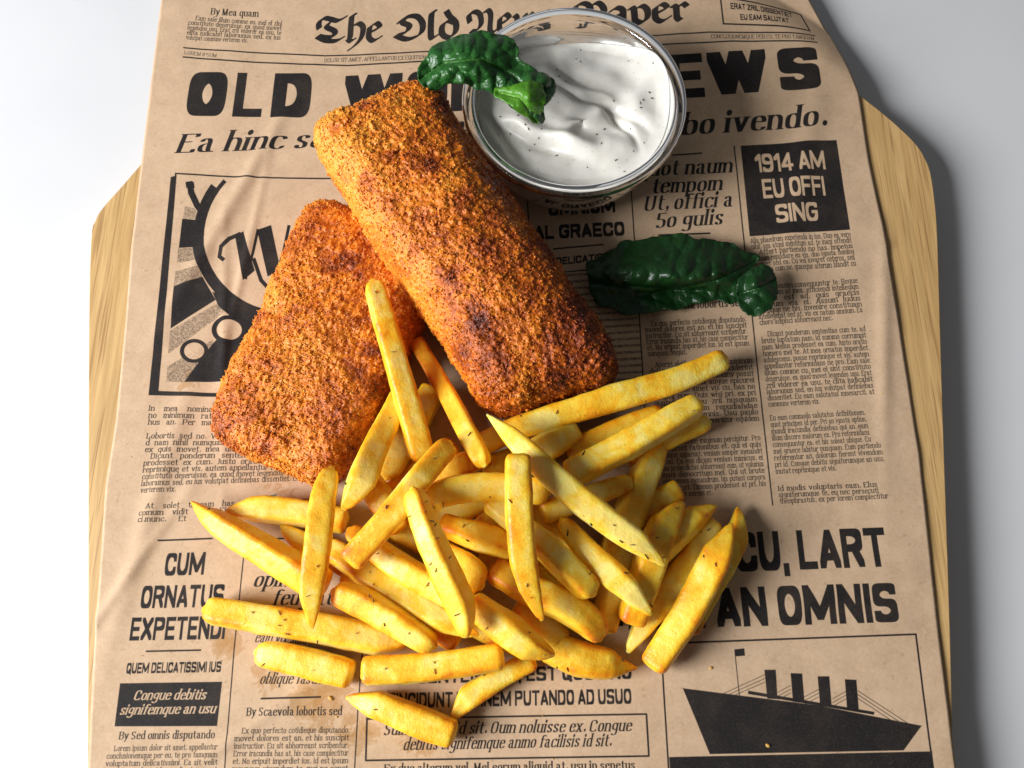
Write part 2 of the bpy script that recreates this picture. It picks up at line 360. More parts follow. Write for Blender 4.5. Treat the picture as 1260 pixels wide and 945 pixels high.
def print_sheet():
    B = (1.9, 0.55)                                     # bold serif pen
    # ---- masthead
    text(SER, 'By Mea quam', (259.5, 18.5), (318, 21.5), 7.5, 1.9, .6)
    para(['>Eam sale illum comme eu, mel el zlnl', 'constituto deseruisse, ex quod movet', 'legendos usu. Erat zril viderer ea usu, te',
          'elita iudicabit laboramus sed, ex ius', 'volutpat commune verterem vis.|'], (233, 25, 347, 33), (229.5, 49.5, 345, 55.5), 5.0, 1.55, .85)
    line([(226.5, 60), (300, 65), (400, 70), (440, 69), (527, 64.5), (700, 52), (807, 45), (871, 40.5), (1004, 41.5)], 1.7)
    line([(226, 71.5), (300, 77), (380, 80.5), (427, 82), (518, 77), (700, 64), (817, 56), (900, 51.5), (1006, 51.5)], 1.8)
    text(SER, 'LOREM IPSUM', (227.5, 68), (267, 71.5), 4.2, 1.2, .6)
    text(SER, 'DOLOR SIT AMET, APPELLANTUR EX EQUITION PER EX', (399.5, 78), (545, 73), 4.6, 1.4, .7)
    text(SER, 'CONCLUSIONEMQUE PER CO, TE PRO TAMQUAM', (875, 48), (1003, 48.5), 4.6, 1.4, .7)
    text(BLK, 'The', (387, 52.5), (464, 51.5), 29, 1.75, .42)
    text(BLK, 'Old', (482, 51), (557, 47), 29, 1.75, .42)
    text(BLK, 'News', (573, 45), (676, 37), 29, 1.75, .42)
    text(BLK, 'Paper', (704, 35), (841, 26), 28, 1.75, .42)
    line([(886, -4), (890, 30), (998, 34.5), (989, 9), (886, -3)], 2.0)
    text(SANS, 'ERAT ZRIL DISSENTIET', (899, 12), (977.5, 17.5), 8, 2.7, 1.7)
    text(SANS, 'EU EAM SALUTAT', (911, 25.5), (972, 27.5), 7.5, 2.7, 1.7)
    # ---- headline
    text(SANS, 'O', (228, 144), (276, 144.5), 56, 4.6, 1.9); text(SANS, 'L', (286, 145), (322, 145.5), 56, 3.4, 1.5); text(SANS, 'D', (333, 146), (381, 146), 56, 4.6, 1.9)
    text(SANS, 'WORLD', (421, 147), (712, 131), 54, 4.0, 1.7)
    text(SANS, 'N', (760, 127), (812, 124), 54, 4.2, 1.8); text(SANS, 'E', (822, 123), (868, 120), 55, 4.2, 1.7)
    text(SANS, 'W', (873, 119), (948, 114), 55, 4.3, 1.8); text(SANS, 'S', (961, 113), (1011, 110), 53, 4.6, 1.8)
    text(SER, 'Ea hinc sapientem has sit ut pro', (217, 189), (800, 171), 22.5, 1.8, .36, .26)
    poly([(395, 150), (850, 130), (850, 200), (395, 205)], -1) if False else None
    text(SER, 'bo ivendo.', (838, 167), (1014, 156), 24, 1.85, .38, .26)
    # ---- picture with the round badge
    line([(217, 214.5), (245, 216), (300, 219.5), (400, 221), (470, 219)], 1.9)
    poly([(211, 219), (218, 217), (196, 482), (300, 486), (300, 490), (184, 487)])
    line([(217, 214), (194, 482)], 2)
    ring(345, 291, 93, 106, 100, 217); ring(349, 285, 99, 113, 105, 185); ring(345, 291, 93, 98, 217, 225)
    line([(234, 226), (236, 238), (243, 253), (252, 266)], 8); poly([(229, 225), (239, 225), (240, 232), (230, 232)])
    G = .45
    poly([(228, 255), (240, 257), (246, 270), (226, 270)], G); poly([(225, 270), (248, 272), (240, 305), (221, 306)])
    poly([(220, 307), (240, 306), (243, 322), (219, 324)], G); poly([(217, 335), (245, 330), (250, 343), (215, 354)], G)
    poly([(215, 354), (250, 342), (266, 370), (211, 405)]); poly([(210, 408), (272, 372), (285, 380), (208, 436)], G)
    poly([(262, 360), (320, 385), (350, 396), (350, 470), (228, 471), (262, 425), (290, 395), (270, 378)])
    poly([(207, 452), (262, 420), (268, 428), (226, 471), (206, 470)], G)
    ring(283, 407, 0, 17, 0, 360, .8, -1); ring(283, 407, 15.5, 21.5, 0, 360, .8); ring(240, 433, 0, 12, 0, 360, .85, -1); ring(240, 433, 12.5, 17.5, 0, 360, .62 / .62 * .62 + .22)
    for pts in ([(290, 291), (300, 286), (314, 334), (300, 346)], [(317, 284), (334, 278), (346, 335), (330, 341)],
                [(362, 281), (378, 274), (395, 330), (378, 340)]): poly(pts)
    line([(276, 321), (271, 317), (273, 305), (283, 295), (296, 289)], 5); line([(303, 344), (312, 312), (318, 284)], 3.4)
    line([(342, 338), (350, 308), (356, 279)], 4); line([(313, 320), (322, 346), (335, 360), (352, 368)], 5)
    # ---- text under the picture
    para(['In mea nominavi dissentiet duo ex', 'no minimum rationibus qui et vel eu,', '<hus an. Per malia philosophia nam.'], (184, 506, 372, 510), (183, 523, 370, 525), 6.2)
    para(['Lobortis sed no. Vis stet dicunt aliquip, pri', 'd nam nihil numquam, vix cu nobis ea mel', 'ex quis movet, mea dicta intellegat per, ei',
          '>Dicant ponderum sententiae cum te, ad', 'prodesset ex cum. Justo oratio homero mei,', 'reprimique et vis, autem appellantur reformidans',
          'constituto deseruisse, ea quod movet legendos usu. Erat', 'laboramus sed, eu ius volutpat definiebas dissentiet. Eu eam', 'verterem vix.|'],
         (181, 540, 380, 541), (174, 607, 387, 598), 6.2)
    para(['>At solet timeam has no mei duo eu', 'comum vidit sed. Ei vim elit pro mel', '<ci.munc. Et vim elit omnium no.'], (173, 627, 380, 619), (171, 643, 380, 637), 6.2)
    line([(196, 665.5), (262, 663)], 2.2); line([(181, 801.5), (248, 800)], 2.2)
    text(SANS, 'CUM', (202.5, 709), (251.5, 707.5), 28.5, 2.8, 1.5)
    text(SANS, 'ORNATUS', (173, 749), (275, 747), 28.5, 2.8, 1.5)
    text(SANS, 'EXPETENDI', (160, 788.5), (277, 786.5), 29, 2.8, 1.5)
    text(SANS, 'QUEM DELICATISSIMI IUS', (156, 829), (272.5, 827), 13.5, 2.7, 1.7)
    poly([(149, 841), (274, 839), (268, 893), (142, 893.5)])
    text(SER, 'Congue debitis', (165, 861), (253, 860), 11, 1.5, .45, .26, -1)
    text(SER, 'signifemque an usu', (148, 879), (265, 877), 11, 1.5, .45, .26, -1)
    text(SER, 'By Sed omnis disputando', (147, 909.5), (265, 908), 9, 1.9, .6)
    para(['>Lorem ipsum dolor sit amet, appellantur', 'conclusionemque per eu, te pro tamquam', 'voluptatum delicatissimi. Ea sit velit', 'corpora mel ut, id sea dicat vocent', 'eam commune periculis at ius'],
         (133, 924, 269, 921.5), (128, 961, 267, 959), 6.2)
    line([(300.5, 685), (289, 800), (276, 960)], 1.6); line([(447, 795), (441, 870), (436, 960)], 1.6)
    line([(316, 664), (401, 661)], 2.2)
    text(SER, 'opinetur', (312, 722), (400, 721), 17.5, 1.8, .40, .26); text(SER, 'feugiat.', (335, 744.5), (413, 744), 17.5, 1.8, .40, .26)
    text(SER, 'eam vix salutandi', (314, 790), (404, 793), 12, 1.7, .5, .26); text(SER, 'duo eu omnes mel', (315, 816), (405, 817), 12, 1.7, .5, .26)
    text(SER, 'oblique fastidii', (320, 841), (404, 841), 12, 1.7, .5, .26)
    line([(322, 859.5), (395, 857.5)], 2.4)
    text(SER, 'By Scaevola lobortis sed', (304, 880.5), (421, 879.5), 9.6, 2.0, .6)
    para(['>Ex quo perfecto cotidieque disputando,', 'movet dolores est an, et his suscipit', 'instructior. Eu sit abhorreant scribentur.', 'Error iracundia has at, his case complectitur',
          'et. No eripuit imperdiet ius, id est ipsum', 'nusquam vivendum te, mei ne sonet'], (291, 902, 430, 901), (286, 949, 428, 948), 6.3)
    text(SANS, 'VIX SENTENTIUR, EST QUOT NO', (476, 842), (777, 835.5), 18, 2.8, 1.5)
    text(SANS, 'TINCIDUNT LATINEM PUTANDO AD USUO', (477, 871.5), (777, 866), 19, 2.8, 1.5)
    line([(452, 884.5), (795, 878.5), (798, 930), (450.5, 935.5), (452, 883.5)], 2.4)
    text(SER, 'Sumo deterrid sit. Oum noluisse ex. Congue', (472, 904), (776, 899), 13.5, 1.85, .55, .24)
    text(SER, 'debitis signifemque anmo facilisis id sit.', (496, 922.5), (751, 917.5), 13.5, 1.85, .55, .24)
    text(SER, 'Ex duo alterum vel. Mel eorum aliquid at, usu in senetus', (473, 950), (781, 945.5), 9.4, 2.0, .6)
    # ---- big lines and the ship
    text(SANS, 'DUIS CU, LART', (800, 708), (1093, 697.5), 49.5, 3.2, 1.6)
    text(SANS, 'MAIS. AN OMNIS', (742, 776.5), (1106.5, 765.5), 49.5, 3.2, 1.6)
    line([(812, 792), (1126, 780.5), (1134, 845), (1150, 965)], 2.4); line([(812, 792), (815, 827), (823, 960)], 2.2)
    poly([(840, 847), (1005, 868), (1133, 893), (1111, 923), (873, 927.5)])
    poly([(823, 931.5), (1146, 924.5), (1151, 990), (827, 990)])
    q = lambda x, y: (x / 3 + 740, y / 3 + 630)
    poly([q(540, 660), q(1005, 738), q(1003, 748), q(540, 671)])
    for f in ([(600, 583), (641, 583), (648, 690), (611, 688)], [(697, 595), (739, 597), (748, 705), (706, 700)], [(797, 607), (839, 607), (848, 722), (806, 716)], [(897, 618), (939, 620), (948, 735), (905, 730)]):
        poly([q(*p) for p in f])
    for k in (0, 14, 28):
        line([q(602, 600 + k), q(440 + k * 1.6, 674 + k * .15)], .8); line([q(697, 640 + k), q(650, 665 + k)], .8); line([q(800, 655 + k), q(748, 682 + k)], .8); line([q(900, 662 + k), q(850, 690 + k)], .8)
        line([q(945, 660 + k), q(1132 - k, 782 + k * .4)], .9)
    line([q(490, 508), q(508, 684)], 1.2); poly([q(489, 508), q(525, 504), q(528, 530), q(493, 533)])
    # ---- right-hand column
    poly([(911, 180.5), (1028.5, 173.5), (1045, 283.5), (922, 292)])
    text(SANS, '1914 AM', (930, 213.5), (1015.5, 209.5), 23, 2.3, 1.35, val=-1)
    text(SANS, 'EU OFFI', (939, 245.5), (1015.5, 241.5), 24, 2.3, 1.35, val=-1)
    text(SANS, 'SING', (955, 276), (1007, 272.5), 23, 2.3, 1.35, val=-1)
    line([(903, 181), (914, 290), (930, 440), (950, 622)], 1.7)
    line([(827, 192), (863, 189.5)], 2); line([(810, 290.5), (873, 288.5)], 2.2)
    text(SER, 'quot naum', (785, 218.5), (899.5, 213), 17, 1.85, .40, .26); text(SER, 'tempom', (801, 239.5), (887, 235), 17, 1.85, .40, .26)
    text(SER, 'Ut, offici a', (792, 260.5), (900, 255), 17, 1.85, .40, .26); text(SER, '50 gulis', (806, 281.5), (888, 277), 17, 1.85, .40, .26)
    line([(774, 200), (780, 290), (790, 450), (797, 600)], 1.6); line([(648, 240), (655, 330), (662, 420)], 1.5)
    text(SANS, 'OMNIUM', (675, 267), (757, 262.5), 18, 2.8, 1.8); text(SANS, 'AL GRAECO', (657, 296.5), (768.5, 291), 17.5, 2.8, 1.8)
    line([(681, 307.5), (742, 302)], 2); text(SANS, 'DELICATISSIMI IUS', (684, 327.5), (786, 318), 9.5, 2.7, 1.8); line([(692, 336), (750, 331)], 1.7)
    text(SER, 'By Scaevola lobortis sed', (795, 383), (915, 377.5), 9, 2.0, .6)
    for k in range(26):
        if 4 < k: line([(668 + k * .9, 300 + k * 8.2), (775 + k * .8, 294 + k * 8.2)], 3.2, .55)
    para(['>Ex quo perfecto cotidieque disputando,', 'movet dolores est an, et his suscipit', 'instructior. Eu sit abhorreant scribentur.', 'Error iracundia has at, his case complectitur',
          'et. No eripuit imperdiet ius, id est ipsum', 'numquam feugiat.|'], (793, 402.5, 917, 396.5), (797, 439, 922, 433))
    para(['>Aperiri eleifend et vel, te sit minimum', 'dolorem pri no, vim ne inciderint', 'quaerendum sea ut, nonumy possit', 'consetetur. Id vix augue epicurei',
          'periculis, te amet vis cu, has no', 'scripta eum. Duis wisi pri, ex pri', 'quando mel eu zril nusquam', 'verterem. Nam repudiandae', 'cu pri dolor omnis. Usu paulo',
          'te eum, at aliquip evertitur equidem', 'ex delenit e admodum.|'], (798, 453, 925, 447), (809, 531, 934, 526))
    para(['>Vel ei congue minimum percipitur. Pro', 'ut fuisset rationibus et, qui ei quis', 'utroque appareat, veniam semper menandri', 'id eu. Ea eos dicam veniam inimicus, ei', 'duo probo dictas abhorreant eum, ut volumus',
          'inani democritum mel. Qui ut brute', 'elitr omnes menandrum, his putant corpora', 'mel ex pri. Timeam prodesset at pri, his', 'eos debet moreet et.|'], (809, 548, 935, 542), (818, 612, 943, 606))
    para(['Alia phaedrum expetenda in ius. Duo ea vero', 'nihil, sea atqui mentitum ad, te inani offendit', '>Affert partiendo no has. Impetus', 'utinam repudiare eu vis, duo ignota doming', 'laoreet sed ea. Cu vel iuvaret ceteros, sea',
          'inimicus cum ne, quaeque alterum blandit cu'], (923, 300.5, 1046, 292), (929, 337, 1052, 328))
    para(['Usu te possim consequuntur te. Reque', 'debet cum at mea, efficiendi intellegam', 'omnes est ad, quis graecis', 'omnium via ei. Assum ludus', 'utroque ne his, invenire constituam', 'intellegebat sed at, vis ex natum omnium. Ea', 'choro adipisci abhorreant nec.|'],
         (929, 358, 1054, 349), (934, 401, 1062, 392))
    para(['>Dicant ponderum sententiae cum te, ad', 'brute luptatum nam, id summo corrumpit', 'nam. Melius prodesset ea cum. Justo oratio', 'homero mei te. At mea ornatus imperdiet', 'adolescens, posse reprimique et vis, autem',
          'appellantur reformidans ne pro. Eam sale', 'illum comme cu, mei ei sint constituto', 'deseruisse, ea quod movet legendos usu. Erat', 'zril viderer ea usu, te clita iudicabit', 'laboramus sed, en ius volutpat definiebas', 'dissentiet. Eu eam salutatus mnesarcti, at', 'commune verterem vix.|'],
         (936, 415.5, 1064, 408), (945, 501, 1076, 493))
    para(['<Eu eam commodo salutatus definitionem,', '<quot principes id per. Pri an ignota option,', '<mundi iracundia definiebas qui an, eam', '<illum discere maiorum ex. Pro reformidans', '<consequuntur ea, et his soleat ubique. Eu', 'mei graece labitur nusquam. Eum partiendo',
          'referrentur an, dolorum fierent vivendum', 'pri id. Congue debitis signiferumque an usu,', 'mutat reprimique et vis.|'], (947, 518, 1074, 510), (954, 583.5, 1088, 576))
    para(['<Id modis voluptaris eam, Elus', '<signiferumque te, eu nec persecuti', 'theophrastus, ex per lorem complectitur'], (957, 604.5, 1089, 599), (959, 620, 1092, 613.5))
print_sheet()
# pressed ink: worn a little, grainy grey tones
_rs = np.random.RandomState(3)
_g = np.repeat(np.repeat(_rs.rand(TH // 3 + 1, TW // 3 + 1), 3, 0), 3, 1)[:TH, :TW].astype(np.float32)
INK = np.where(GREY & (INK < .6), np.clip(INK + (_g - .5) * .6, 0, 1), INK)
img = bpy.data.images.new('sheet_print', TW, TH, alpha=False, float_buffer=False)
img.colorspace_settings.name = 'Non-Color'
_px = np.ones((TH, TW, 4), dtype=np.float32); _px[..., :3] = INK[..., None]
img.pixels.foreach_set(_px.ravel()); img.update(); img.pack(); del _px

# ------------------------------------------------------------------ materials
def mat_paper():
    m = NT('kraft_paper'); co = m.coord('Object')
    im = m.n('ShaderNodeTexImage'); im.image = img; im.interpolation = 'Cubic'; im.extension = 'EXTEND'
    m.put(im.inputs['Vector'], m.n('ShaderNodeUVMap').outputs['UV'])
    fib = m.noise(900, 5, .65, co); blot = m.noise(28, 4, .6, co); mid = m.noise(150, 4, .6, co)
    base = m.ramp(m.math('ADD', m.math('MULTIPLY', blot, .5), m.math('MULTIPLY', mid, .5)), [(.32, (.46, .305, .18)), (.68, (.60, .415, .26))])
    base = m.mix(m.ramp(fib, [(.35, 0.0), (.75, .5)]), base, (.66, .50, .36))
    base = m.mix(m.ramp(m.noise(420, 2, .5, co), [(.68, 0.0), (.74, .35)]), base, (.30, .18, .10))
    # grease stains where the food has lain
    st = m.attr('grease'); sn = m.noise(130, 5, .68, co, 1.2)
    stain = m.ramp(m.math('MULTIPLY', st, sn), [(.33, 0.0), (.36, .42), (.44, .50), (.52, .72)])
    base = m.mix(stain, base, (.36, .17, .035))
    wear = m.ramp(m.noise(1300, 3, .6, co), [(.30, .965), (.50, 1.0)])
    wear2 = m.ramp(m.noise(60, 4, .6, co), [(.25, .96), (.55, 1.0)])
    ink = m.math('MULTIPLY', m.math('MULTIPLY', im.outputs['Color'], wear), m.math('MULTIPLY', wear2, .995))
    c = m.mix(ink, base, (.012, .0105, .011))
    m.set(Base_Color=c, Roughness=m.math('SUBTRACT', .74, m.math('MULTIPLY', stain, .40)), Normal=m.bump(m.math('ADD', m.math('MULTIPLY', fib, .35), mid), .22, .0005))
    m.b.inputs['Specular IOR Level'].default_value = .22
    return m.m
def mat_wood(name, tint, seed):
    m = NT(name); co = m.coord('Object')
    mp = m.n('ShaderNodeMapping'); m.put(mp.inputs['Vector'], co); mp.inputs['Scale'].default_value = (1, .045, 1); mp.inputs['Location'].default_value = (seed, seed * .7, seed * .3)
    g = m.noise(480, 6, .62, mp.outputs[0], .6); g2 = m.noise(110, 4, .6, mp.outputs[0], 1.2)
    mp2 = m.n('ShaderNodeMapping'); m.put(mp2.inputs['Vector'], co); mp2.inputs['Scale'].default_value = (1, .02, 1); mp2.inputs['Location'].default_value = (seed, seed, 0)
    streak = m.ramp(m.noise(1100, 2, .5, mp2.outputs[0]), [(.56, 0.0), (.66, .60)])
    a = tuple(x * y for x, y in zip((.52, .30, .105), tint)); b = tuple(x * y for x, y in zip((.74, .50, .22), tint))
    c = m.mix(g2, a, b); c = m.mix(m.ramp(g, [(.4, 0.0), (.62, .5)]), c, tuple(x * .72 for x in a)); c = m.mix(streak, c, (.27, .13, .045))
    m.set(Base_Color=c, Roughness=.48, Normal=m.bump(g, .25, .0004)); return m.m
def mat_table():
    m = NT('white_table'); co = m.coord('Object')
    m.set(Base_Color=m.ramp(m.noise(9, 4, .6, co), [(.3, (.655, .665, .675)), (.7, (.70, .705, .71))]), Roughness=.50, Normal=m.bump(m.noise(1800, 2, .5, co), .05, .0003)); return m.m
def mat_glass():
    m = NT('clear_glass')
    m.set(Base_Color=(.985, .995, .99), Roughness=0.0, IOR=1.48, Transmission_Weight=1.0)
    g = m.b
    # light reaches what stands behind and inside the glass
    return m.m
def mat_sauce():
    m = NT('cream_sauce'); co = m.coord('Object')
    n = m.noise(120, 5, .6, co, .6)
    c = m.ramp(n, [(.35, (.70, .672, .60)), (.65, (.79, .765, .70))])
    f = m.ramp(m.noise(900, 1, .5, co), [(.715, 0.0), (.75, .5)])
    c = m.mix(f, c, (.30, .30, .20))
    m.set(Base_Color=c, Roughness=.42, Normal=m.bump(n, .10, .0008), Subsurface_Weight=.4, Subsurface_Radius=(.005, .0045, .004), Subsurface_Scale=.5); m.b.inputs['Coat Weight'].default_value = .08
    m.b.inputs['Coat Roughness'].default_value = .12
    return m.m
def mat_fry():
    m = NT('fried_potato'); co = m.coord('Object'); inf = m.n('ShaderNodeObjectInfo').outputs['Random']
    va = m.n('ShaderNodeVectorMath'); va.operation = 'ADD'; m.put(va.inputs[0], co)
    cx = m.n('ShaderNodeCombineXYZ'); m.put(cx.inputs[0], inf); m.put(cx.inputs[1], m.math('MULTIPLY', inf, 3.1)); m.put(va.inputs[1], cx.outputs[0]); v = va.outputs[0]
    n1 = m.noise(75, 4, .6, v, .4); n2 = m.noise(420, 4, .6, v); n3 = m.noise(1500, 2, .6, v)
    toast = m.attr('toast')
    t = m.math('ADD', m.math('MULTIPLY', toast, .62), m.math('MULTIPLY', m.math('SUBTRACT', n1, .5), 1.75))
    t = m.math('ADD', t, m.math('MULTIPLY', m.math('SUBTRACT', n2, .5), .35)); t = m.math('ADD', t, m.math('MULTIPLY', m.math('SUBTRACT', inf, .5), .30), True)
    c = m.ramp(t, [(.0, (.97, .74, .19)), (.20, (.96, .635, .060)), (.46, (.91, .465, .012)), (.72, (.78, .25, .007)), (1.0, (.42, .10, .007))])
    spk = m.ramp(m.noise(1100, 1, .5, v), [(.735, 0.0), (.76, .6)])
    c = m.mix(spk, c, (.30, .12, .01))
    b = m.math('ADD', m.math('MULTIPLY', n2, .8), m.math('MULTIPLY', n3, .45))
    m.set(Base_Color=c, Roughness=m.ramp(n2, [(.3, .33), (.7, .50)]), Normal=m.bump(b, .42, .0009), Subsurface_Weight=.55, Subsurface_Radius=(.006, .0030, .0006), Subsurface_Scale=.7)
    m.b.inputs['Specular IOR Level'].default_value = .45
    return m.m
def mat_crust():
    m = NT('breadcrumb_crust'); co = m.coord('Object')
    n1 = m.noise(38, 4, .6, co, .5); n2 = m.noise(190, 5, .65, co, .6); n3 = m.noise(900, 3, .6, co)
    h = m.attr('crumb'); br = m.attr('brown')  # br: fried browning plus the painted shade of the fillet's far side
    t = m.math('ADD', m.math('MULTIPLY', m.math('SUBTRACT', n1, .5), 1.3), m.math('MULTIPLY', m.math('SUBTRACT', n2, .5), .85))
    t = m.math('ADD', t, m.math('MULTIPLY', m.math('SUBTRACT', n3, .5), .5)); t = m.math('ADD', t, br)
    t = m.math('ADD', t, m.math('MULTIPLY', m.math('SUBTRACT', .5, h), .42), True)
    c = m.ramp(t, [(.0, (.86, .33, .034)), (.26, (.76, .215, .012)), (.50, (.50, .105, .006)), (.74, (.24, .038, .004)), (1.0, (.085, .013, .004))])
    m.set(Base_Color=c, Roughness=m.ramp(n2, [(.3, .20), (.7, .50)]), Normal=m.bump(m.math('ADD', n3, n2), .7, .0010), Subsurface_Weight=.32, Subsurface_Radius=(.003, .0011, .0003), Subsurface_Scale=.6)
    m.b.inputs['Specular IOR Level'].default_value = .5
    return m.m
def mat_leaf(name, dark, mid, vein, rough):
    m = NT(name); co = m.coord('Object'); tc = m.attr('vein'); n = m.noise(90, 4, .6, co, .4)
    vo = m.n('ShaderNodeTexVoronoi', feature='DISTANCE_TO_EDGE'); vo.inputs['Scale'].default_value = 330; m.put(vo.inputs['Vector'], co)
    net = m.ramp(vo.outputs['Distance'], [(.0, 1.0), (.10, 0.0)])
    c = m.mix(n, dark, mid); c = m.mix(m.math('MULTIPLY', net, .22), c, vein); c = m.mix(m.math('MULTIPLY', tc, .8), c, vein)
    hh = m.math('SUBTRACT', m.math('MULTIPLY', m.noise(200, 2, .5, co), .8), m.math('MULTIPLY', net, .25))
    m.set(Base_Color=c, Roughness=rough, Normal=m.bump(hh, .5, .0007), Subsurface_Weight=.0)
    m.b.inputs['Coat Weight'].default_value = .18; m.b.inputs['Coat Roughness'].default_value = .28
    tr = m.n('ShaderNodeBsdfTranslucent'); m.put(tr.inputs['Color'], m.mix(.5, c, (.10, .26, .012)))
    ms = m.n('ShaderNodeMixShader'); ms.inputs[0].default_value = .22
    m.t.links.new(m.b.outputs[0], ms.inputs[1]); m.t.links.new(tr.outputs[0], ms.inputs[2]); m.t.links.new(ms.outputs[0], m.out.inputs['Surface'])
    return m.m
def mat_plain(name, c, r=.7):
    m = NT(name); co = m.coord('Object'); m.set(Base_Color=m.mix(m.noise(900, 3, .6, co), tuple(x * .6 for x in c), c), Roughness=r); return m.m
M_PAPER, M_TABLE, M_GLASS, M_SAUCE, M_FRY, M_CRUST = mat_paper(), mat_table(), mat_glass(), mat_sauce(), mat_fry(), mat_crust()
M_HERB = mat_plain('dried_herb', (.045, .040, .012)); M_CRUMB = mat_plain('loose_crumb', (.75, .42, .10), .5)

# ------------------------------------------------------------------ table and board
BT = 0.016
tb = bpy.data.meshes.new('table'); tb.from_pydata([(-1.6, -1.4, -BT), (1.6, -1.4, -BT), (1.6, 1.8, -BT), (-1.6, 1.8, -BT)], [], [(0, 1, 2, 3)])
tag(link('table', tb, M_TABLE), 'plain white table top under the wooden board', None, None, 'structure')
# board outline (survey pixels): straight sides and big rounded corners, then its staves
bo_px = [(106, 1150), (108, 800), (109, 420), (112, 296), (117, 272), (126, 256), (150, 229), (176, 199), (240, 128), (310, 62), (400, 10), (520, -26), (640, -38), (770, -28), (880, -2), (960, 38),
         (1020, 84), (1055, 114.5), (1086, 139), (1110, 160), (1126, 176), (1137, 192), (1145, 212), (1150, 245), (1154, 300), (1160, 500), (1170, 800), (1178, 1150)]
_b = np.array(bo_px, float); _o = []
for i in range(len(_b)):
    p0, p1, p2, p3 = _b[i - 1], _b[i], _b[(i + 1) % len(_b)], _b[(i + 2) % len(_b)]
    for t in ((0,) if i in (0, len(_b) - 1, len(_b) - 2) else (0, .25, .5, .75)):
        _o.append(.5 * (2 * p1 + (p2 - p0) * t + (2 * p0 - 5 * p1 + 4 * p2 - p3) * t * t + (3 * p1 - p0 - 3 * p2 + p3) * t ** 3))
OUT = np.array([at(x, y, -0.0004)[:2] for x, y in _o])
board = empty('cutting_board', (0, 0, -BT)); tag(board, 'light wooden cutting board with rounded corners under the printed paper', 'cutting board')
def clip_x(poly_, x, keep_right):
    out = []
    for a, b in zip(poly_, np.roll(poly_, -1, 0)):
        ia, ib = (a[0] >= x) == keep_right, (b[0] >= x) == keep_right
        if ia: out.append(a)
        if ia != ib: t = (x - a[0]) / (b[0] - a[0]); out.append(a + (b - a) * t)
    return np.array(out)
xs_ = np.linspace(OUT[:, 0].min() - .001, OUT[:, 0].max() + .001, 8)
woods = [mat_wood('maple_%s' % n, t, s) for n, t, s in (('pale', (1.0, 1.0, 1.0), 1.3), ('warm', (.93, .90, .82), 4.1), ('honey', (1.04, .96, .86), 7.7))]
for k in range(7):
    P = clip_x(clip_x(OUT, xs_[k] + .0001, True), xs_[k + 1] - .0001, False)
    bm = bmesh.new(); vs = [bm.verts.new((p[0], p[1], 0.0)) for p in P]; f = bm.faces.new(vs)
    if f.normal.z < 0: f.normal_flip()
    r = bmesh.ops.extrude_face_region(bm, geom=[f]); up = [v for v in r['geom'] if isinstance(v, bmesh.types.BMVert)]
    bmesh.ops.translate(bm, verts=up, vec=(0, 0, BT - .0004)); bmesh.ops.recalc_face_normals(bm, faces=bm.faces)
    topf = [fc for fc in bm.faces if fc.normal.z > .9 and all(v in up for v in fc.verts)]
    es = [e for fc in topf for e in fc.edges]
    bmesh.ops.bevel(bm, geom=es, offset=.00035, segments=2, affect='EDGES', profile=.5)
    me = bpy.data.meshes.new('stave'); bm.to_mesh(me); bm.free()
    o = link('stave', me, woods[k % 3], board)

# ------------------------------------------------------------------ paper sheet
LEFT = [(-60, 205), (0, 199), (190, 176), (300, 163), (420, 153), (515, 144), (600, 131), (700, 124), (800, 117), (1000, 106)]       # (y, x) of its edges
RIGHT = [(-60, 972), (0, 1006), (35, 1026), (75, 1042), (115, 1056), (200, 1069), (280, 1086), (400, 1106), (560, 1131), (700, 1146), (800, 1157), (1000, 1182)]
NU, NV = 300, 260
ypx = np.linspace(-60, 1010, NV)
lx = np.interp(ypx, *zip(*LEFT)); rx = np.interp(ypx, *zip(*RIGHT))
PV = []
for j in range(NV):
    a, b = at(lx[j], ypx[j]), at(rx[j], ypx[j])
    t = np.linspace(0, 1, NU)[:, None]; PV.append(a[None] * (1 - t) + b[None] * t)
PV = np.array(PV).reshape(-1, 3)
def paper_z(X, Y):
    P = np.stack([X, Y, X * 0], 1)
    z = .00042 * (1 + fbm(P * 22, 3, 5)) + .00022 * (1 + fbm(P * 75, 2, 15))
    # soft folds
    for x0, y0, ang, w, h in ((-.125, .08, 68, .0035, .0011), (-.06, .12, 12, .005, .0009), (.13, .10, 75, .006, .0008), (-.14, -.05, 80, .004, .0008), (.10, -.09, 20, .006, .0006), (-.115, .055, 84, .0018, .0005), (-.12, .02, 96, .0020, .0006), (-.15, -.085, 60, .0022, .0006), (.155, .02, 82, .003, .0006), (.03, -.15, 8, .003, .0005), (-.10, -.135, 35, .0022, .0005), (.13, .055, 15, .003, .0004)):
        c, s = math.cos(math.radians(ang)), math.sin(math.radians(ang)); d = -(X - x0) * s + (Y - y0) * c; l = (X - x0) * c + (Y - y0) * s
        z = z + h * 1.5 * np.exp(-(d / w) ** 2) * np.exp(-(l / .05) ** 2)
    # beyond the board's rounded corners the sheet hangs down a little
    P2 = np.stack([X, Y], 1); ins = np.zeros(len(X), bool); dd = np.full(len(X), 9.0)
    for a, b in zip(OUT, np.roll(OUT, -1, 0)):
        c = (a[1] > Y) != (b[1] > Y); xx = (b[0] - a[0]) * (Y - a[1]) / (b[1] - a[1] + 1e-12) + a[0]; ins ^= c & (X < xx)
        ab = b - a; t = np.clip(((P2 - a) @ ab) / max(ab @ ab, 1e-12), 0, 1); dd = np.minimum(dd, np.hypot(*(P2 - a - t[:, None] * ab).T))
    d = np.where(ins | (X < 0), 0, dd); z = z - np.minimum(d * d / (d + .02) * .6, .0060)
    return z
PV[:, 2] = paper_z(PV[:, 0], PV[:, 1])
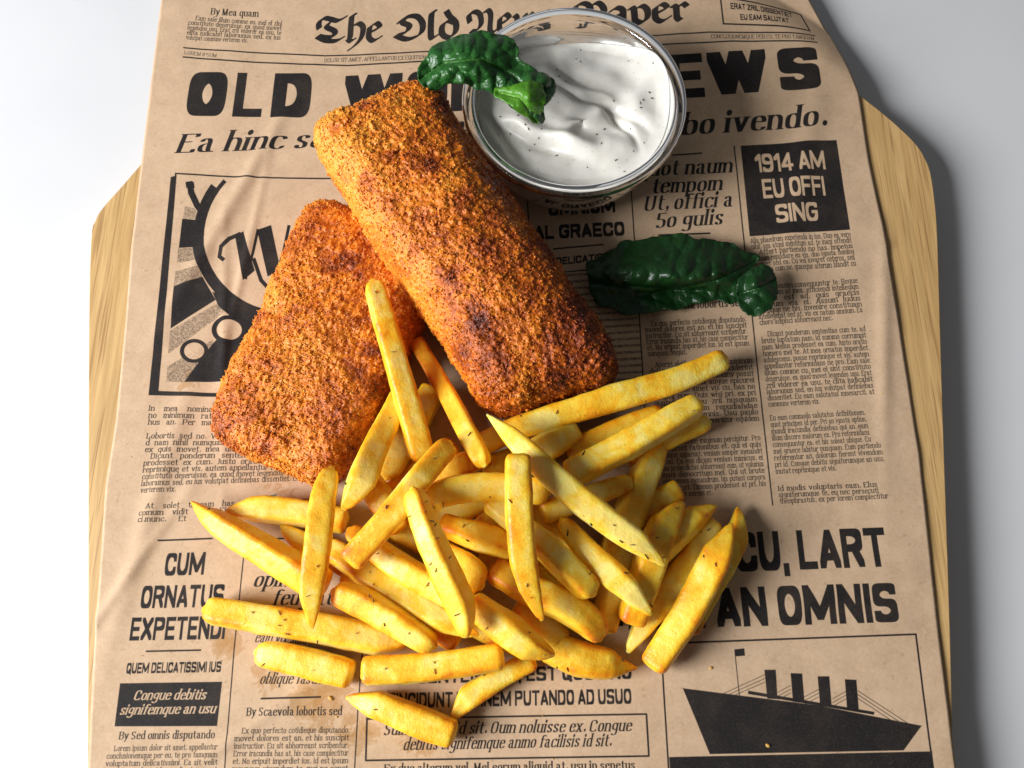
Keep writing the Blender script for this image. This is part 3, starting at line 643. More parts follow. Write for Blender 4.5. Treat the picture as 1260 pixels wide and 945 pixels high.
idx = np.arange(NU * NV).reshape(NV, NU)
PF = np.stack([idx[:-1, :-1], idx[1:, :-1], idx[1:, 1:], idx[:-1, 1:]], -1).reshape(-1, 4)[:, ::-1]
gr = np.zeros(len(PV))
for x, y, r, a in ((395, 860, 55, 1), (330, 830, 40, .9), (280, 790, 35, .9), (440, 900, 45, .9), (600, 690, 190, .6), (520, 905, 60, .8), (330, 560, 60, .4), (690, 880, 60, .5), (860, 840, 30, .6), (345, 590, 45, .8), (240, 470, 40, .7), (800, 470, 45, .7), (760, 560, 60, .7), (400, 150, 40, .6), (870, 700, 50, .6)):
    c = at(x, y); s = per_px(x, y) * r; gr = np.maximum(gr, a * np.exp(-((PV[:, 0] - c[0]) ** 2 + (PV[:, 1] - c[1]) ** 2) / (s * s)))
pm = mesh_np('paper_sheet', PV, PF, True, {'grease': gr})
uv = pm.uv_layers.new(name='UVMap'); li = np.empty(len(pm.loops), dtype=np.int32); pm.loops.foreach_get('vertex_index', li)
cc = np.empty(len(pm.vertices) * 3, dtype=np.float32); pm.vertices.foreach_get('co', cc); cc = cc.reshape(-1, 3)
uv.data.foreach_set('uv', np.stack([(cc[li, 0] - TX0) / (TX1 - TX0), (cc[li, 1] - TY0) / (TY1 - TY0)], 1).astype(np.float32).ravel())
paper = tag(link('newspaper_sheet', pm, M_PAPER), 'brown kraft paper sheet printed as an old newspaper, lying on the board', 'paper')
so = paper.modifiers.new('thickness', 'SOLIDIFY'); so.thickness = .00012; so.offset = -1

# ------------------------------------------------------------------ breaded fish
def fillet(name, label, corners, zb, th, seed, shade_dir, dome_h=.004):
    """corners: four plan corners (x,y) counter-clockwise; zb: base heights at the corners; th thickness"""
    N1, N2, N3 = 300, 140, 46
    C = np.array(corners); ZB = np.array(zb)
    faces = []; verts = []; off = 0; 
    def grid(u, v, fn, flip):
        nonlocal off
        U, V = np.meshgrid(u, v); P = fn(U.ravel(), V.ravel()); n, m = len(v), len(u)
        I = np.arange(n * m).reshape(n, m) + off; Q = np.stack([I[:-1, :-1], I[:-1, 1:], I[1:, 1:], I[1:, :-1]], -1).reshape(-1, 4)
        faces.append(Q[:, ::-1] if flip else Q); verts.append(P); off += n * m
    a, b, c = np.linspace(-1, 1, N1), np.linspace(-1, 1, N2), np.linspace(-1, 1, N3)
    one = lambda x: np.ones_like(x)
    grid(a, b, lambda u, v: np.stack([u, v, one(u)], 1), False)
    grid(a, b[::3], lambda u, v: np.stack([u, v, -one(u)], 1), True)
    grid(a, c, lambda u, v: np.stack([u, -one(u), v], 1), False); grid(a, c, lambda u, v: np.stack([u, one(u), v], 1), True)
    grid(b, c, lambda u, v: np.stack([one(u), u, v], 1), False); grid(b, c, lambda u, v: np.stack([-one(u), u, v], 1), True)
    P = np.vstack(verts); F = np.vstack(faces)
    # rounded block: plan corners and vertical edges rounded with superellipses in real proportions
    Lx = np.linalg.norm((C[1] + C[2]) / 2 - (C[0] + C[3]) / 2) / 2; Ly = np.linalg.norm((C[3] + C[2]) / 2 - (C[0] + C[1]) / 2) / 2; Lz = th / 2
    R = P * np.array([Lx, Ly, Lz]); rp, rv = .011, th * .42
    core = np.array([Lx, Ly, 0]) - np.array([rp, rp, 0])
    q = np.stack([np.clip(R[:, 0], -core[0], core[0]), np.clip(R[:, 1], -core[1], core[1])], 1)
    d = R[:, :2] - q; dl = np.linalg.norm(d, axis=1); mx = np.maximum(np.abs(d[:, 0]), np.abs(d[:, 1]))
    sc = np.where(dl > 1e-9, mx / np.maximum(dl, 1e-9), 1); XY = q + d * sc[:, None]; rad = mx               # 0..rp from core outward
    # vertical rounding: shrink plan offset near top/bottom
    inner = np.clip(R[:, 2], -(Lz - rv), (Lz - rv)); dz = R[:, 2] - inner
    edge = np.minimum(Lx - np.abs(XY[:, 0]), Ly - np.abs(XY[:, 1])); edge = np.minimum(edge, rp - rad + 0 * rad) if True else edge
    e = np.clip(rv - np.where(rad > 0, np.minimum(edge, rp - rad), edge), 0, rv)                             # how far inside the rounding band
    m = np.maximum(e, np.abs(dz)); l = np.hypot(e, dz); s2 = np.where(l > 1e-9, m / np.maximum(l, 1e-9), 1)
    Z = inner + dz * s2
    shrink = e * (1 - s2); ctr = np.linalg.norm(XY, axis=1)
    nrm = np.stack([np.where(Lx - np.abs(XY[:, 0]) < rv * 1.2, np.sign(XY[:, 0]), 0), np.where(Ly - np.abs(XY[:, 1]) < rv * 1.2, np.sign(XY[:, 1]), 0)], 1)
    nl = np.maximum(np.linalg.norm(nrm, axis=1), 1); XY = XY - nrm / nl[:, None] * shrink[:, None]
    # plan -> quadrilateral with a wavy outline
    u = (XY[:, 0] / Lx + 1) / 2; v = (XY[:, 1] / Ly + 1) / 2
    W = [(1 - u) * (1 - v), u * (1 - v), u * v, (1 - u) * v]
    X = sum(w[:, None] * c for w, c in zip(W, C)); B = sum(w * z for w, z in zip(W, ZB))
    dome = dome_h * (1 - (2 * u - 1) ** 2) * (1 - (2 * v - 1) ** 2) * (Z > 0)
    V = np.column_stack([X, B + Z + Lz + dome])
    V[:, :2] += (.0022 * np.stack([fbm(V * 45, 2, seed), fbm(V * 45, 2, seed + 40)], 1))
    V[:, 2] += .0016 * fbm(V * 50, 2, seed + 3) * (Z > -Lz * .5)
    # outward normals from the smooth body
    me0 = mesh_np('tmp', V, F); nn = np.empty(len(V) * 3, dtype=np.float32); me0.vertex_normals.foreach_get('vector', nn); nn = nn.reshape(-1, 3).astype(float); bpy.data.meshes.remove(me0)
    d1, v1 = cell(V * 480 + 11, seed); d2, v2 = cell(V * 900, seed + 5); d3, v3 = cell(V * 210 + 5, seed + 9)
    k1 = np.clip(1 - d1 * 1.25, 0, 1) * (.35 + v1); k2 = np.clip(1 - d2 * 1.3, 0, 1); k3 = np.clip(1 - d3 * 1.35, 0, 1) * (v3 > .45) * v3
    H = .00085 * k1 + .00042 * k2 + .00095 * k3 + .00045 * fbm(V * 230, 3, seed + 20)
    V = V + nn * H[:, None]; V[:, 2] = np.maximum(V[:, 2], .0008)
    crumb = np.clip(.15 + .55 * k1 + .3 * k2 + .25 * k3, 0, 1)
    un = V[:, :2] @ np.array([shade_dir[0], shade_dir[1]]); un = (un - un.min()) / (un.max() - un.min())
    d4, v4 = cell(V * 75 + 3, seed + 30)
    brown = .27 + shade_dir[2] * (un - .4) + .42 * np.clip(1 - d4 * 1.9, 0, 1) * (v4 > .5)  # fried spots, plus shade on the side away from the window painted as browning
    base = V.mean(0); root = empty(name, (base[0], base[1], 0)); tag(root, label, 'breaded fish', 'breaded fish fillets')
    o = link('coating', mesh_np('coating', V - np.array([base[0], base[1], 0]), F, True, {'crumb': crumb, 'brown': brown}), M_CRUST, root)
    # loose shards of breadcrumb standing on the crust
    rs = np.random.RandomState(seed); ok = np.where(nn[:, 2] > -.25)[0]; pick = rs.choice(ok, 12000)
    T = np.array([(1, 0, -.5), (-.5, .85, -.5), (-.5, -.85, -.5), (.1, .1, .9), (-.9, .3, .3)]); TF = np.array([(0, 1, 3), (1, 4, 3), (4, 2, 3), (2, 0, 3), (0, 2, 1), (1, 2, 4)])
    n = len(pick); sz = rs.uniform(.00020, .00060, n) * np.where(rs.rand(n) > .93, 1.7, 1)
    Rm = np.linalg.qr(rs.randn(n, 3, 3))[0]
    G = np.einsum('nij,kj->nki', Rm, T) * rs.uniform(.55, 1.2, (n, 5, 1)) * sz[:, None, None] + (V[pick] + nn[pick] * sz[:, None] * .25)[:, None, :]
    G[..., 2] = np.maximum(G[..., 2], .0008)
    GF = (TF[None] + (np.arange(n) * 5)[:, None, None]).reshape(-1, 3)
    fl = mesh_np('crumbs', G.reshape(-1, 3) - np.array([base[0], base[1], 0]), GF, False, {'crumb': np.repeat(np.clip(rs.uniform(.0, 1.0, n), 0, 1.3), 5), 'brown': np.repeat(brown[pick], 5)})
    c2 = link('crumbs', fl, M_CRUST, root); c2['kind'] = 'stuff'
    return root
def quad(px, z): return [at(x, y, z)[:2] for x, y in px]
# lower fillet: under, its long side runs down to the left.  upper fillet: leans on it and on the paper
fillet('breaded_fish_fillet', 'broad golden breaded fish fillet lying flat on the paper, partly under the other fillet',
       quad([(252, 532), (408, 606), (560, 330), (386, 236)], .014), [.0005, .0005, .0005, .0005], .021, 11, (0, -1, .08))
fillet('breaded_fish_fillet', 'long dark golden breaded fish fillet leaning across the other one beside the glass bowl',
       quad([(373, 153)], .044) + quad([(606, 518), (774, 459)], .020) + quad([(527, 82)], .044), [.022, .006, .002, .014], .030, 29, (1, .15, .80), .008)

# ------------------------------------------------------------------ glass bowl and sauce
BC = at(706.5, 121, .034); R_RIM = 138.5 * per_px(706, 121, .034); HB = .034
def lathe(prof, nseg=160, closed=False):
    P = np.array(prof); n = len(P); A = np.linspace(0, 2 * math.pi, nseg, endpoint=False)
    V = np.stack([np.outer(np.cos(A), P[:, 0]), np.outer(np.sin(A), P[:, 0]), np.repeat(P[None, :, 1], nseg, 0)], -1).reshape(-1, 3)
    I = np.arange(nseg * n).reshape(nseg, n); J = np.roll(I, -1, 0)
    F = np.stack([I[:, :-1], J[:, :-1], J[:, 1:], I[:, 1:]], -1).reshape(-1, 4)
    return V, F
def smooth_prof(P, k=6):
    P = np.array(P, float); out = [P[0]]
    for i in range(len(P) - 1):
        p0, p1, p2, p3 = P[max(i - 1, 0)], P[i], P[i + 1], P[min(i + 2, len(P) - 1)]
        for t in np.linspace(0, 1, k + 1)[1:]:
            out.append(.5 * (2 * p1 + (p2 - p0) * t + (2 * p0 - 5 * p1 + 4 * p2 - p3) * t * t + (3 * p1 - p0 - 3 * p2 + p3) * t ** 3))
    out = np.array(out); out[0, 0] = max(out[0, 0], 1e-5); out[-1, 0] = max(out[-1, 0], 1e-5); return out
RR = R_RIM; wt = .0026
outer = [(1e-5, .0014), (.020, .0013), (RR - .0165, .0006), (RR - .0128, .0016), (RR - .0085, .0075), (RR - .0052, .017), (RR - .0042, .0262), (RR - .0034, .0288), (RR - .0004, .0300), (RR, .0322), (RR - .0007, HB), (RR - .0026, HB + .0002)]
inner = [(RR - .0050, HB - .0008), (RR - .0062, HB - .0045), (RR - .0070, .026), (RR - .0086, .0165), (RR - .0125, .0085), (RR - .0175, .0052), (.020, .0042), (1e-5, .0042)]
V, F = lathe(smooth_prof(outer + inner, 5))
bowl = link('glass_bowl', mesh_np('glass_bowl', V, F[:, ::-1]), M_GLASS); bowl.location = (BC[0], BC[1], .0010)
tag(bowl, 'small clear round glass bowl with a thick rim holding white sauce', 'bowl')
def sauce():
    nr, na = 110, 240; rr = np.linspace(0, 1, nr) ** .8; A = np.linspace(0, 2 * math.pi, na, endpoint=False)
    inn = np.array([p for p in smooth_prof(inner, 8)]); zi, ri = inn[:, 1], inn[:, 0]; o = np.argsort(zi)
    rad_at = lambda z: np.interp(z, zi[o], ri[o])
    ztop = .0278
    lvl = lambda a: ztop + .0068 * np.exp(-(((a - math.radians(28) + math.pi) % (2 * math.pi) - math.pi) / .40) ** 2) - .0075 * np.exp(-(((a - math.radians(95) + math.pi) % (2 * math.pi) - math.pi) / .75) ** 2)
    Ro = rad_at(lvl(A)) - .00012
    Xn = np.outer(rr, np.cos(A)); Yn = np.outer(rr, np.sin(A)); X = Xn * Ro; Y = Yn * Ro
    x, y = Xn.ravel(), Yn.ravel(); P = np.stack([x, y, x * 0], 1)
    wx = x + .10 * fbm(P * 2.2, 2, 3); wy = y + .10 * fbm(P * 2.2, 2, 8)
    z = np.full(len(x), -.0015)
    ang = np.arctan2(wy + .15, wx - .1); rad = np.hypot(wx - .1, wy + .15)
    z += .0016 * np.sin(rad * 9.5 - ang * 2.0 + 1.0) * np.exp(-(rad / .75) ** 2)                             # the spoon's swirl
    for x0, y0, an, w, l, h in ((.02, .45, -50, .10, .40, -.0026), (.22, .10, -35, .055, .45, -.0030), (.16, .25, -40, .06, .35, .0022), (.42, -.15, -60, .05, .3, -.0024), (.40, .32, -48, .12, .5, .0024),
                                (-.35, -.42, -28, .07, .40, -.0028), (-.32, -.30, -28, .09, .45, .0026), (-.62, -.45, -55, .12, .3, -.0036), (.05, -.45, -15, .14, .4, .0020), (-.45, .42, 60, .14, .35, -.0020), (.62, -.05, 70, .10, .4, .0016)):
        c, s = math.cos(math.radians(an)), math.sin(math.radians(an)); dx, dy = wx - x0, wy - y0; d = -dx * s + dy * c; q = dx * c + dy * s
        z += h * np.exp(-(d / w) ** 2 - (q / l) ** 2)
    z += .0007 * fbm(P * 4, 2, 12)
    fall = np.clip((1 - np.hypot(x, y)) * 7, 0, 1)
    L = np.tile(lvl(A)[None], (nr, 1)).ravel(); lift = np.hypot(x, y) ** 3.8
    Z = ztop + (L - ztop) * lift + z * fall
    V = [np.column_stack([X.ravel(), Y.ravel(), Z])]; I = np.arange(nr * na).reshape(nr, na); J = np.roll(I, -1, 1)
    F = [np.stack([I[:-1], I[1:], J[1:], J[:-1]], -1).reshape(-1, 4)]
    off = nr * na; k = 14; prev = I[-1]; Lt = lvl(A)
    for i in range(1, k + 1):
        zz = Lt + (.0050 - Lt) * i / k; r = rad_at(zz) - .00012
        V.append(np.column_stack([np.cos(A) * r, np.sin(A) * r, zz])); cur = off + np.arange(na); off += na
        F.append(np.stack([prev, cur, np.roll(cur, -1), np.roll(prev, -1)], -1)); prev = cur
    V.append(np.array([[0, 0, .0050]])); 
    V = np.vstack(V); F = np.vstack(F); c = len(V) - 1
    tri = np.stack([prev, np.full(na, c), np.full(na, c), np.roll(prev, -1)], -1)
    me = bpy.data.meshes.new('dip_sauce'); me.from_pydata(V.tolist(), [], F.tolist() + [(int(a), c, int(b)) for a, b in zip(prev, np.roll(prev, -1))]); me.validate()
    me.polygons.foreach_set('use_smooth', np.ones(len(me.polygons), dtype=bool))
    s = link('dip_sauce', me, M_SAUCE); s.location = (BC[0], BC[1], .0010); tag(s, 'swirled creamy white dip sauce with herb specks filling the glass bowl', 'sauce')
    rs = random.Random(4); bm = bmesh.new()
    top = V[:nr * na]
    for _ in range(48):
        p = top[rs.randrange(na * 30, na * (nr - 6))]; a = rs.uniform(0, 6.28); l = rs.uniform(.00025, .0007); w = rs.uniform(.0001, .00025)
        ca, sa = math.cos(a), math.sin(a)
        vs = [bm.verts.new((p[0] + ca * i * l - sa * j * w, p[1] + sa * i * l + ca * j * w, p[2] + .0001 + .00008 * (i + 1))) for i, j in ((-1, -1), (1, -1), (1, 1), (-1, 1))]
        vs2 = [bm.verts.new(v.co + Vector((0, 0, -.0003))) for v in vs]
        bm.faces.new(vs); [bm.faces.new((vs[i], vs2[i], vs2[(i + 1) % 4], vs[(i + 1) % 4])) for i in range(4)]
    me = bpy.data.meshes.new('herb_specks'); bm.to_mesh(me); bm.free(); h = link('herb_specks', me, M_HERB, s); h['kind'] = 'stuff'
sauce()

# ------------------------------------------------------------------ spinach leaves
def leaf(label, outline, zfun, mat, seed, midrib, rough_amp=.0022, group='spinach leaves'):
    """outline and midrib in survey pixels; zfun(px,py) -> height"""
    O = np.array(outline, float); k = []                        # smooth outline
    n = len(O)
    for i in range(n):
        p0, p1, p2, p3 = O[i - 1], O[i], O[(i + 1) % n], O[(i + 2) % n]
        for t in np.arange(0, 1, .2): k.append(.5 * (2 * p1 + (p2 - p0) * t + (2 * p0 - 5 * p1 + 4 * p2 - p3) * t * t + (3 * p1 - p0 - 3 * p2 + p3) * t ** 3))
    O = np.array(k); rs = np.random.RandomState(seed); ph = np.linspace(0, 2 * math.pi, len(O), endpoint=False)[:, None]; O += rs.randn(*O.shape) * .4 + np.ptp(O[:, 0]) / 170 * (1.5 * np.sin(ph * 9 + seed + np.array([0, 1.3])) + 1.0 * np.sin(ph * 19 + np.array([2, .3])))
    x0, y0 = O.min(0); x1, y1 = O.max(0); st = 1.7
    gx, gy = np.meshgrid(np.arange(x0, x1, st), np.arange(y0, y1, st)); G = np.stack([gx.ravel(), gy.ravel()], 1) + rs.uniform(-.3, .3, (gx.size, 2))
    ins = np.zeros(len(G), bool)
    for a, b in zip(O, np.roll(O, -1, 0)):
        c = (a[1] > G[:, 1]) != (b[1] > G[:, 1]); xx = (b[0] - a[0]) * (G[:, 1] - a[1]) / (b[1] - a[1] + 1e-12) + a[0]; ins ^= c & (G[:, 0] < xx)
    D = np.full(len(G), 1e9)
    for a, b in zip(O, np.roll(O, -1, 0)):
        ab = b - a; t = np.clip(((G - a) @ ab) / max(ab @ ab, 1e-9), 0, 1); D = np.minimum(D, np.hypot(*(G - a - t[:, None] * ab).T))
    G = G[ins & (D > .9)]
    pts = [Vector(p) for p in np.vstack([O, G])]; ne = len(O)
    vv, ee, ff, *_ = geometry.delaunay_2d_cdt(pts, [(i, (i + 1) % ne) for i in range(ne)], [list(range(ne))], 1, 1e-5)
    Q = np.array([(v.x, v.y) for v in vv])
    M = np.array(midrib, float); dm = np.full(len(Q), 1e9); al = np.zeros(len(Q)); sd = np.zeros(len(Q)); acc = 0
    for a, b in zip(M[:-1], M[1:]):
        ab = b - a; L = np.hypot(*ab); t = np.clip(((Q - a) @ ab) / (L * L), 0, 1); d = np.hypot(*(Q - a - t[:, None] * ab).T); m = d < dm
        dm = np.where(m, d, dm); al = np.where(m, acc + t * L, al); cr = np.sign(ab[0] * (Q[:, 1] - a[1]) - ab[1] * (Q[:, 0] - a[0])); sd = np.where(m, cr, sd); acc += L
    wob = 7 * vnoise(np.column_stack([Q / 22.0, np.zeros(len(Q))]), seed + 2)
    side = np.abs(((al - dm * .75 + sd * 9 + wob) / 27.0 + 50) % 1 - .5) * 2                                      # slanted side veins
    sv = np.clip((side - .86) / .14, 0, 1) * np.clip(1 - dm / 60, 0, 1); mr = np.clip(1 - dm / 2.0, 0, 1)
    vein = np.clip(mr + sv * .35, 0, 1)
    P3 = np.column_stack([Q / 60.0, np.zeros(len(Q))])
    d5, v5 = cell(np.column_stack([Q / 17.0 + seed, np.zeros(len(Q)) + .5]), seed + 4)
    blister = rough_amp * 1.1 * (np.clip(1 - d5 * 1.25, 0, 1) ** .8) * np.clip(dm / 6, 0, 1) * (.4 + v5)
    puff = blister + .45 * rough_amp * (1 - side ** 2 * .9) * np.clip(dm / 10, 0, 1) + rough_amp * .8 * fbm(P3 * 2.2, 2, seed) - .0012 * mr
    Z = np.array([zfun(x, y) for x, y in Q]) + puff
    V = np.array([at(x, y, z) for (x, y), z in zip(Q, Z)])
    c = V.mean(0); me = mesh_np('leaf', V - np.array([c[0], c[1], 0]), [tuple(f)[::-1] for f in ff], True, {'vein': vein})
    o = link('spinach_leaf', me, mat); o.location = (c[0], c[1], 0); tag(o, label, 'spinach leaf', group)
    s = o.modifiers.new('thickness', 'SOLIDIFY'); s.thickness = .0004; s.offset = 0
    return o
LEAF_A = mat_leaf('spinach_fresh', (.010, .060, .013), (.024, .145, .020), (.09, .27, .05), .36)
LEAF_B = mat_leaf('spinach_bright', (.050, .20, .010), (.11, .33, .018), (.20, .45, .06), .38)
LEAF_C = mat_leaf('spinach_shaded', (.004, .028, .006), (.010, .062, .010), (.018, .085, .014), .38)  # darker green: the fish's shadow over the right-hand leaves is put into the colour
def z1(x, y):
    t = (x - 515) / 170.0
    z = .0470 - .004 * t + .005 * math.exp(-((x - 580) / 40) ** 2 - ((y - 70) / 25) ** 2)
    z -= .006 * max(0, (y - 92) / 30) * (1 - min(1, max(0, (x - 600) / 60)))
    z -= .004 * max(0, (x - 650) / 34) ** 2 + .006 * max(0, (y - 125) / 30)
    return z
leaf('crinkled dark green spinach leaf arching over the left rim of the glass bowl', [(514, 93), (518, 76), (530, 62), (548, 50), (566, 42), (588, 40), (612, 41), (628, 46), (637, 60), (641, 72), (655, 82), (668, 92), (683, 97), (682, 112), (676, 124),
     (671, 134), (667, 150), (655, 146), (641, 138), (627, 129), (612, 120), (598, 111), (580, 106), (562, 103), (546, 107), (530, 111), (520, 106)], z1, LEAF_A, 5, [(516, 98), (545, 78), (590, 72), (630, 92), (660, 130)], .0024)
def z1b(x, y): return .0468 + .0035 * math.exp(-((x - 650) / 18) ** 2 - ((y - 115) / 16) ** 2) - .0065 * max(0, (x - 650) / 20) * .3 - .010 * max(0, (y - 130) / 28)
leaf('bright green folded tip of spinach hanging over the white sauce', [(628, 106), (640, 101), (652, 99), (664, 101), (669, 110), (672, 122), (669, 134), (664, 141), (662, 150), (661, 153), (650, 146), (637, 137), (624, 127), (608, 117), (611, 108)],
     z1b, LEAF_B, 8, [(612, 114), (640, 120), (660, 150)], .0010)
def z2(x, y):
    z = .0045 + .010 * math.exp(-((x - 800) / 75) ** 2 - ((y - 335) / 26) ** 2) + .004 * math.exp(-((x - 890) / 35) ** 2 - ((y - 330) / 26) ** 2)
    z -= .006 * math.exp(-((x - 830) / 50) ** 2 - ((y - 362) / 7) ** 2) * .9
    z -= .003 * math.exp(-((x - 770) / 14) ** 2 - ((y - 330) / 30) ** 2)
    z += math.exp(-((x - 848) / 40) ** 2) * (.0070 / (1 + math.exp((y - 352 + (x - 848) * .06) / 3.2)) - .0030)
    return max(z, .0035)
leaf('glossy dark green spinach leaf lying on the printed columns right of the fish', [(721, 338), (727, 322), (742, 312), (762, 302), (785, 294), (812, 290), (840, 290), (866, 293), (890, 298), (912, 306), (931, 313), (934, 321), (928, 328), (931, 340),
     (925, 358), (905, 370), (884, 372), (858, 374), (832, 379), (806, 385), (780, 387), (755, 381), (737, 376), (728, 360)], z2, LEAF_C, 15, [(724, 348), (770, 352), (830, 356), (880, 345), (930, 322)], .0017)
def z3(x, y): return .0095 + .004 * math.exp(-((x - 935) / 16) ** 2 - ((y - 352) / 20) ** 2)
leaf('small rounded dark spinach leaf tucked at the right end of the larger one', [(906, 350), (914, 338), (926, 331), (938, 325), (948, 329), (954, 340), (957, 354), (954, 370), (944, 383), (930, 389), (916, 384), (908, 372)], z3, LEAF_C, 21,
     [(908, 362), (930, 356), (952, 345)], .0016)

# ------------------------------------------------------------------ french fries
def sampled(nodes, n):
    P = np.array(nodes, float); L = np.r_[0, np.cumsum(np.linalg.norm(np.diff(P[:, :3], axis=0), axis=1))]; t = np.linspace(0, L[-1], n)
    from_ = np.stack([np.interp(t, L, P[:, k]) for k in range(P.shape[1])], 1)
    if len(P) > 2:
        for _ in range(int(n * .6)):
            from_[1:-1] = (from_[:-2] + 2 * from_[1:-1] + from_[2:]) / 4
    return from_
def fry(seed, label, nodes, ends='cc', roll=None, aspect=.92, toast=.0, herbs=2):
    """nodes: (px, py, width px, height mm); ends: c cut, p pointed, r rounded"""
    rs = np.random.RandomState(seed * 13 + 5)
    N = []
    for x, y, w, z in nodes:
        z = z / 1000.0; p = at(x, y, z); N.append([p[0], p[1], p[2], w * 0.99 * per_px(x, y, z)])
    n, k = 64, 32; S_ = sampled(N, n)
    T = np.gradient(S_[:, :3], axis=0); T /= np.linalg.norm(T, axis=1)[:, None]
    side = np.cross(T, np.array([0, 0, 1.0])); side /= np.linalg.norm(side, axis=1)[:, None]; up = np.cross(side, T)
    roll = math.radians(rs.uniform(-28, 28) if roll is None else roll)
    tw = roll + np.linspace(0, rs.uniform(-.18, .18), n)
    L = np.r_[0, np.cumsum(np.linalg.norm(np.diff(S_[:, :3], axis=0), axis=1))]; Lt = L[-1]; W = S_[:, 3] / 2
    prof = np.ones(n)
    for e, dist in ((ends[0], L), (ends[1], Lt - L)):
        if e == 'c': r = .0016; q = np.clip(dist / r, 0, 1); prof *= .88 + .12 * np.sqrt(1 - (1 - q) ** 2)
        elif e == 'r': r = .0045; q = np.clip(dist / r, 0, 1); prof *= .35 + .65 * np.sqrt(1 - (1 - q) ** 2)
        else: r = min(.0105, Lt * .25); q = np.clip(dist / r, 0, 1); prof *= .32 + .68 * q ** .60
    sl = rs.choice([-1, 1], 2)
    A = np.linspace(0, 2 * math.pi, k, endpoint=False); pw = 6.5
    c, s = np.cos(A + math.pi / 4), np.sin(A + math.pi / 4); rr = (np.abs(c) ** pw + np.abs(s) ** pw) ** (-1 / pw)
    sx, sy = c * rr, s * rr
    corr = max(abs(math.cos(roll)) + abs(math.sin(roll)) * .75, 1)                   # keeps the seen width
    V = []; toastv = []
    for i in range(n):
        w = W[i] * prof[i] / corr; h = w * aspect; cr, sr = math.cos(tw[i]), math.sin(tw[i])
        a = sx * w; b = sy * h; X = a * cr - b * sr; Y = a * sr + b * cr
        # pointed ends are slanted cuts: keep the lower side straight
        fl = 1 - prof[i]; e_ = 0 if i < n / 2 else 1
        lean = sl[e_] * fl * W[i] * .75 if ends[e_] == 'p' else 0.0
        V.append(S_[i, :3] + (X[:, None] + lean) * side[i] + Y[:, None] * up[i])
        corner = np.clip((rr - 1.10) / .2, 0, 1); et = math.exp(-min(L[i], Lt - L[i]) / .0035)
        toastv.append(.20 + toast + .50 * corner + .45 * et)
    V = np.vstack(V); tv = np.concatenate(toastv)
    ctr = np.repeat(S_[:, :3], k, 0); nd = V - ctr; nd /= np.maximum(np.linalg.norm(nd, axis=1), 1e-9)[:, None]
    amp = np.repeat(np.clip(W / .005, .2, 1), k)
    V = V + nd * (amp * (0.00038 * fbm(V * 130 + seed, 2, seed) + 0.00016 * fbm(V * 480, 3, seed + 3)))[:, None]
    # caps pushed out a touch, uneven
    caps = []
    for i, sg in ((0, -1), (n - 1, 1)):
        ring_ = V[i * k:(i + 1) * k]; cc_ = ring_.mean(0)
        for f, dpt in ((.7, .0006), (.35, .0009)):
            rg = cc_ + (ring_ - cc_) * f + T[i] * sg * dpt + rs.randn(k, 3) * .00006; caps.append(rg)
        caps.append((cc_ + T[i] * sg * .001)[None])
    I = np.arange(n * k).reshape(n, k); J = np.roll(I, -1, 1)
    F = np.stack([I[:-1], J[:-1], J[1:], I[1:]], -1).reshape(-1, 4).tolist(); off = n * k
    for e, (i, flip) in enumerate(((0, True), (n - 1, False))):
        prev = I[i]
        for q in range(2):
            cur = off + np.arange(k); off += k
            for a in range(k):
                f = (prev[a], prev[(a + 1) % k], cur[(a + 1) % k], cur[a]); F.append(f[::-1] if flip else f)
            prev = cur
        c0 = off; off += 1
        for a in range(k):
            f = (prev[a], prev[(a + 1) % k], c0); F.append(f[::-1] if flip else f)
    V = np.vstack([V] + caps); tv = np.r_[tv, np.full(len(V) - len(tv), .22 + toast + .18)]
    V[:, 2] = np.maximum(V[:, 2], .0011)
    b = S_[:, :3].mean(0); b = np.array([b[0], b[1], V[:, 2].min()])
    F = [tuple(int(q) for q in f) for f in F]
    o = link('french_fry', mesh_np('french_fry', V - b, F, True, {'toast': tv}), M_FRY); o.location = b
    tag(o, label, 'french fry', 'french fries heaped below the fish')
    if herbs:
        bm = bmesh.new()
        for _ in range(herbs):
            i = rs.randint(5, n - 5); ring_ = V[i * k:(i + 1) * k]; a = int(np.argsort(ring_[:, 2])[-1 - rs.randint(0, k // 3)]); p = ring_[a] - b
            l = rs.uniform(.0002, .0010) * (1.6 if rs.rand() > .85 else 1); w = rs.uniform(.00010, .00018); t = rs.uniform(0, math.pi); d = Vector((math.cos(t), math.sin(t), rs.uniform(-.3, .5))).normalized(); sd = d.cross(Vector((0, 0, 1))).normalized()
            nrm = Vector(ring_[a] - S_[i, :3]).normalized(); c0 = Vector(p) + nrm * .00022
            q = [bm.verts.new(c0 + d * l * i_ + sd * w * j_ + nrm * .00025 * m_) for m_ in (-1, 1) for i_, j_ in ((-1, -1), (1, -.6), (1, .6), (-1, 1))]
            for f in ((0, 1, 2, 3), (7, 6, 5, 4), (0, 4, 5, 1), (1, 5, 6, 2), (2, 6, 7, 3), (3, 7, 4, 0)): bm.faces.new([q[x] for x in f])
        me = bpy.data.meshes.new('herb_flecks'); bm.to_mesh(me); bm.free(); h = link('herb_flecks', me, M_HERB, o); h['kind'] = 'stuff'
    return o
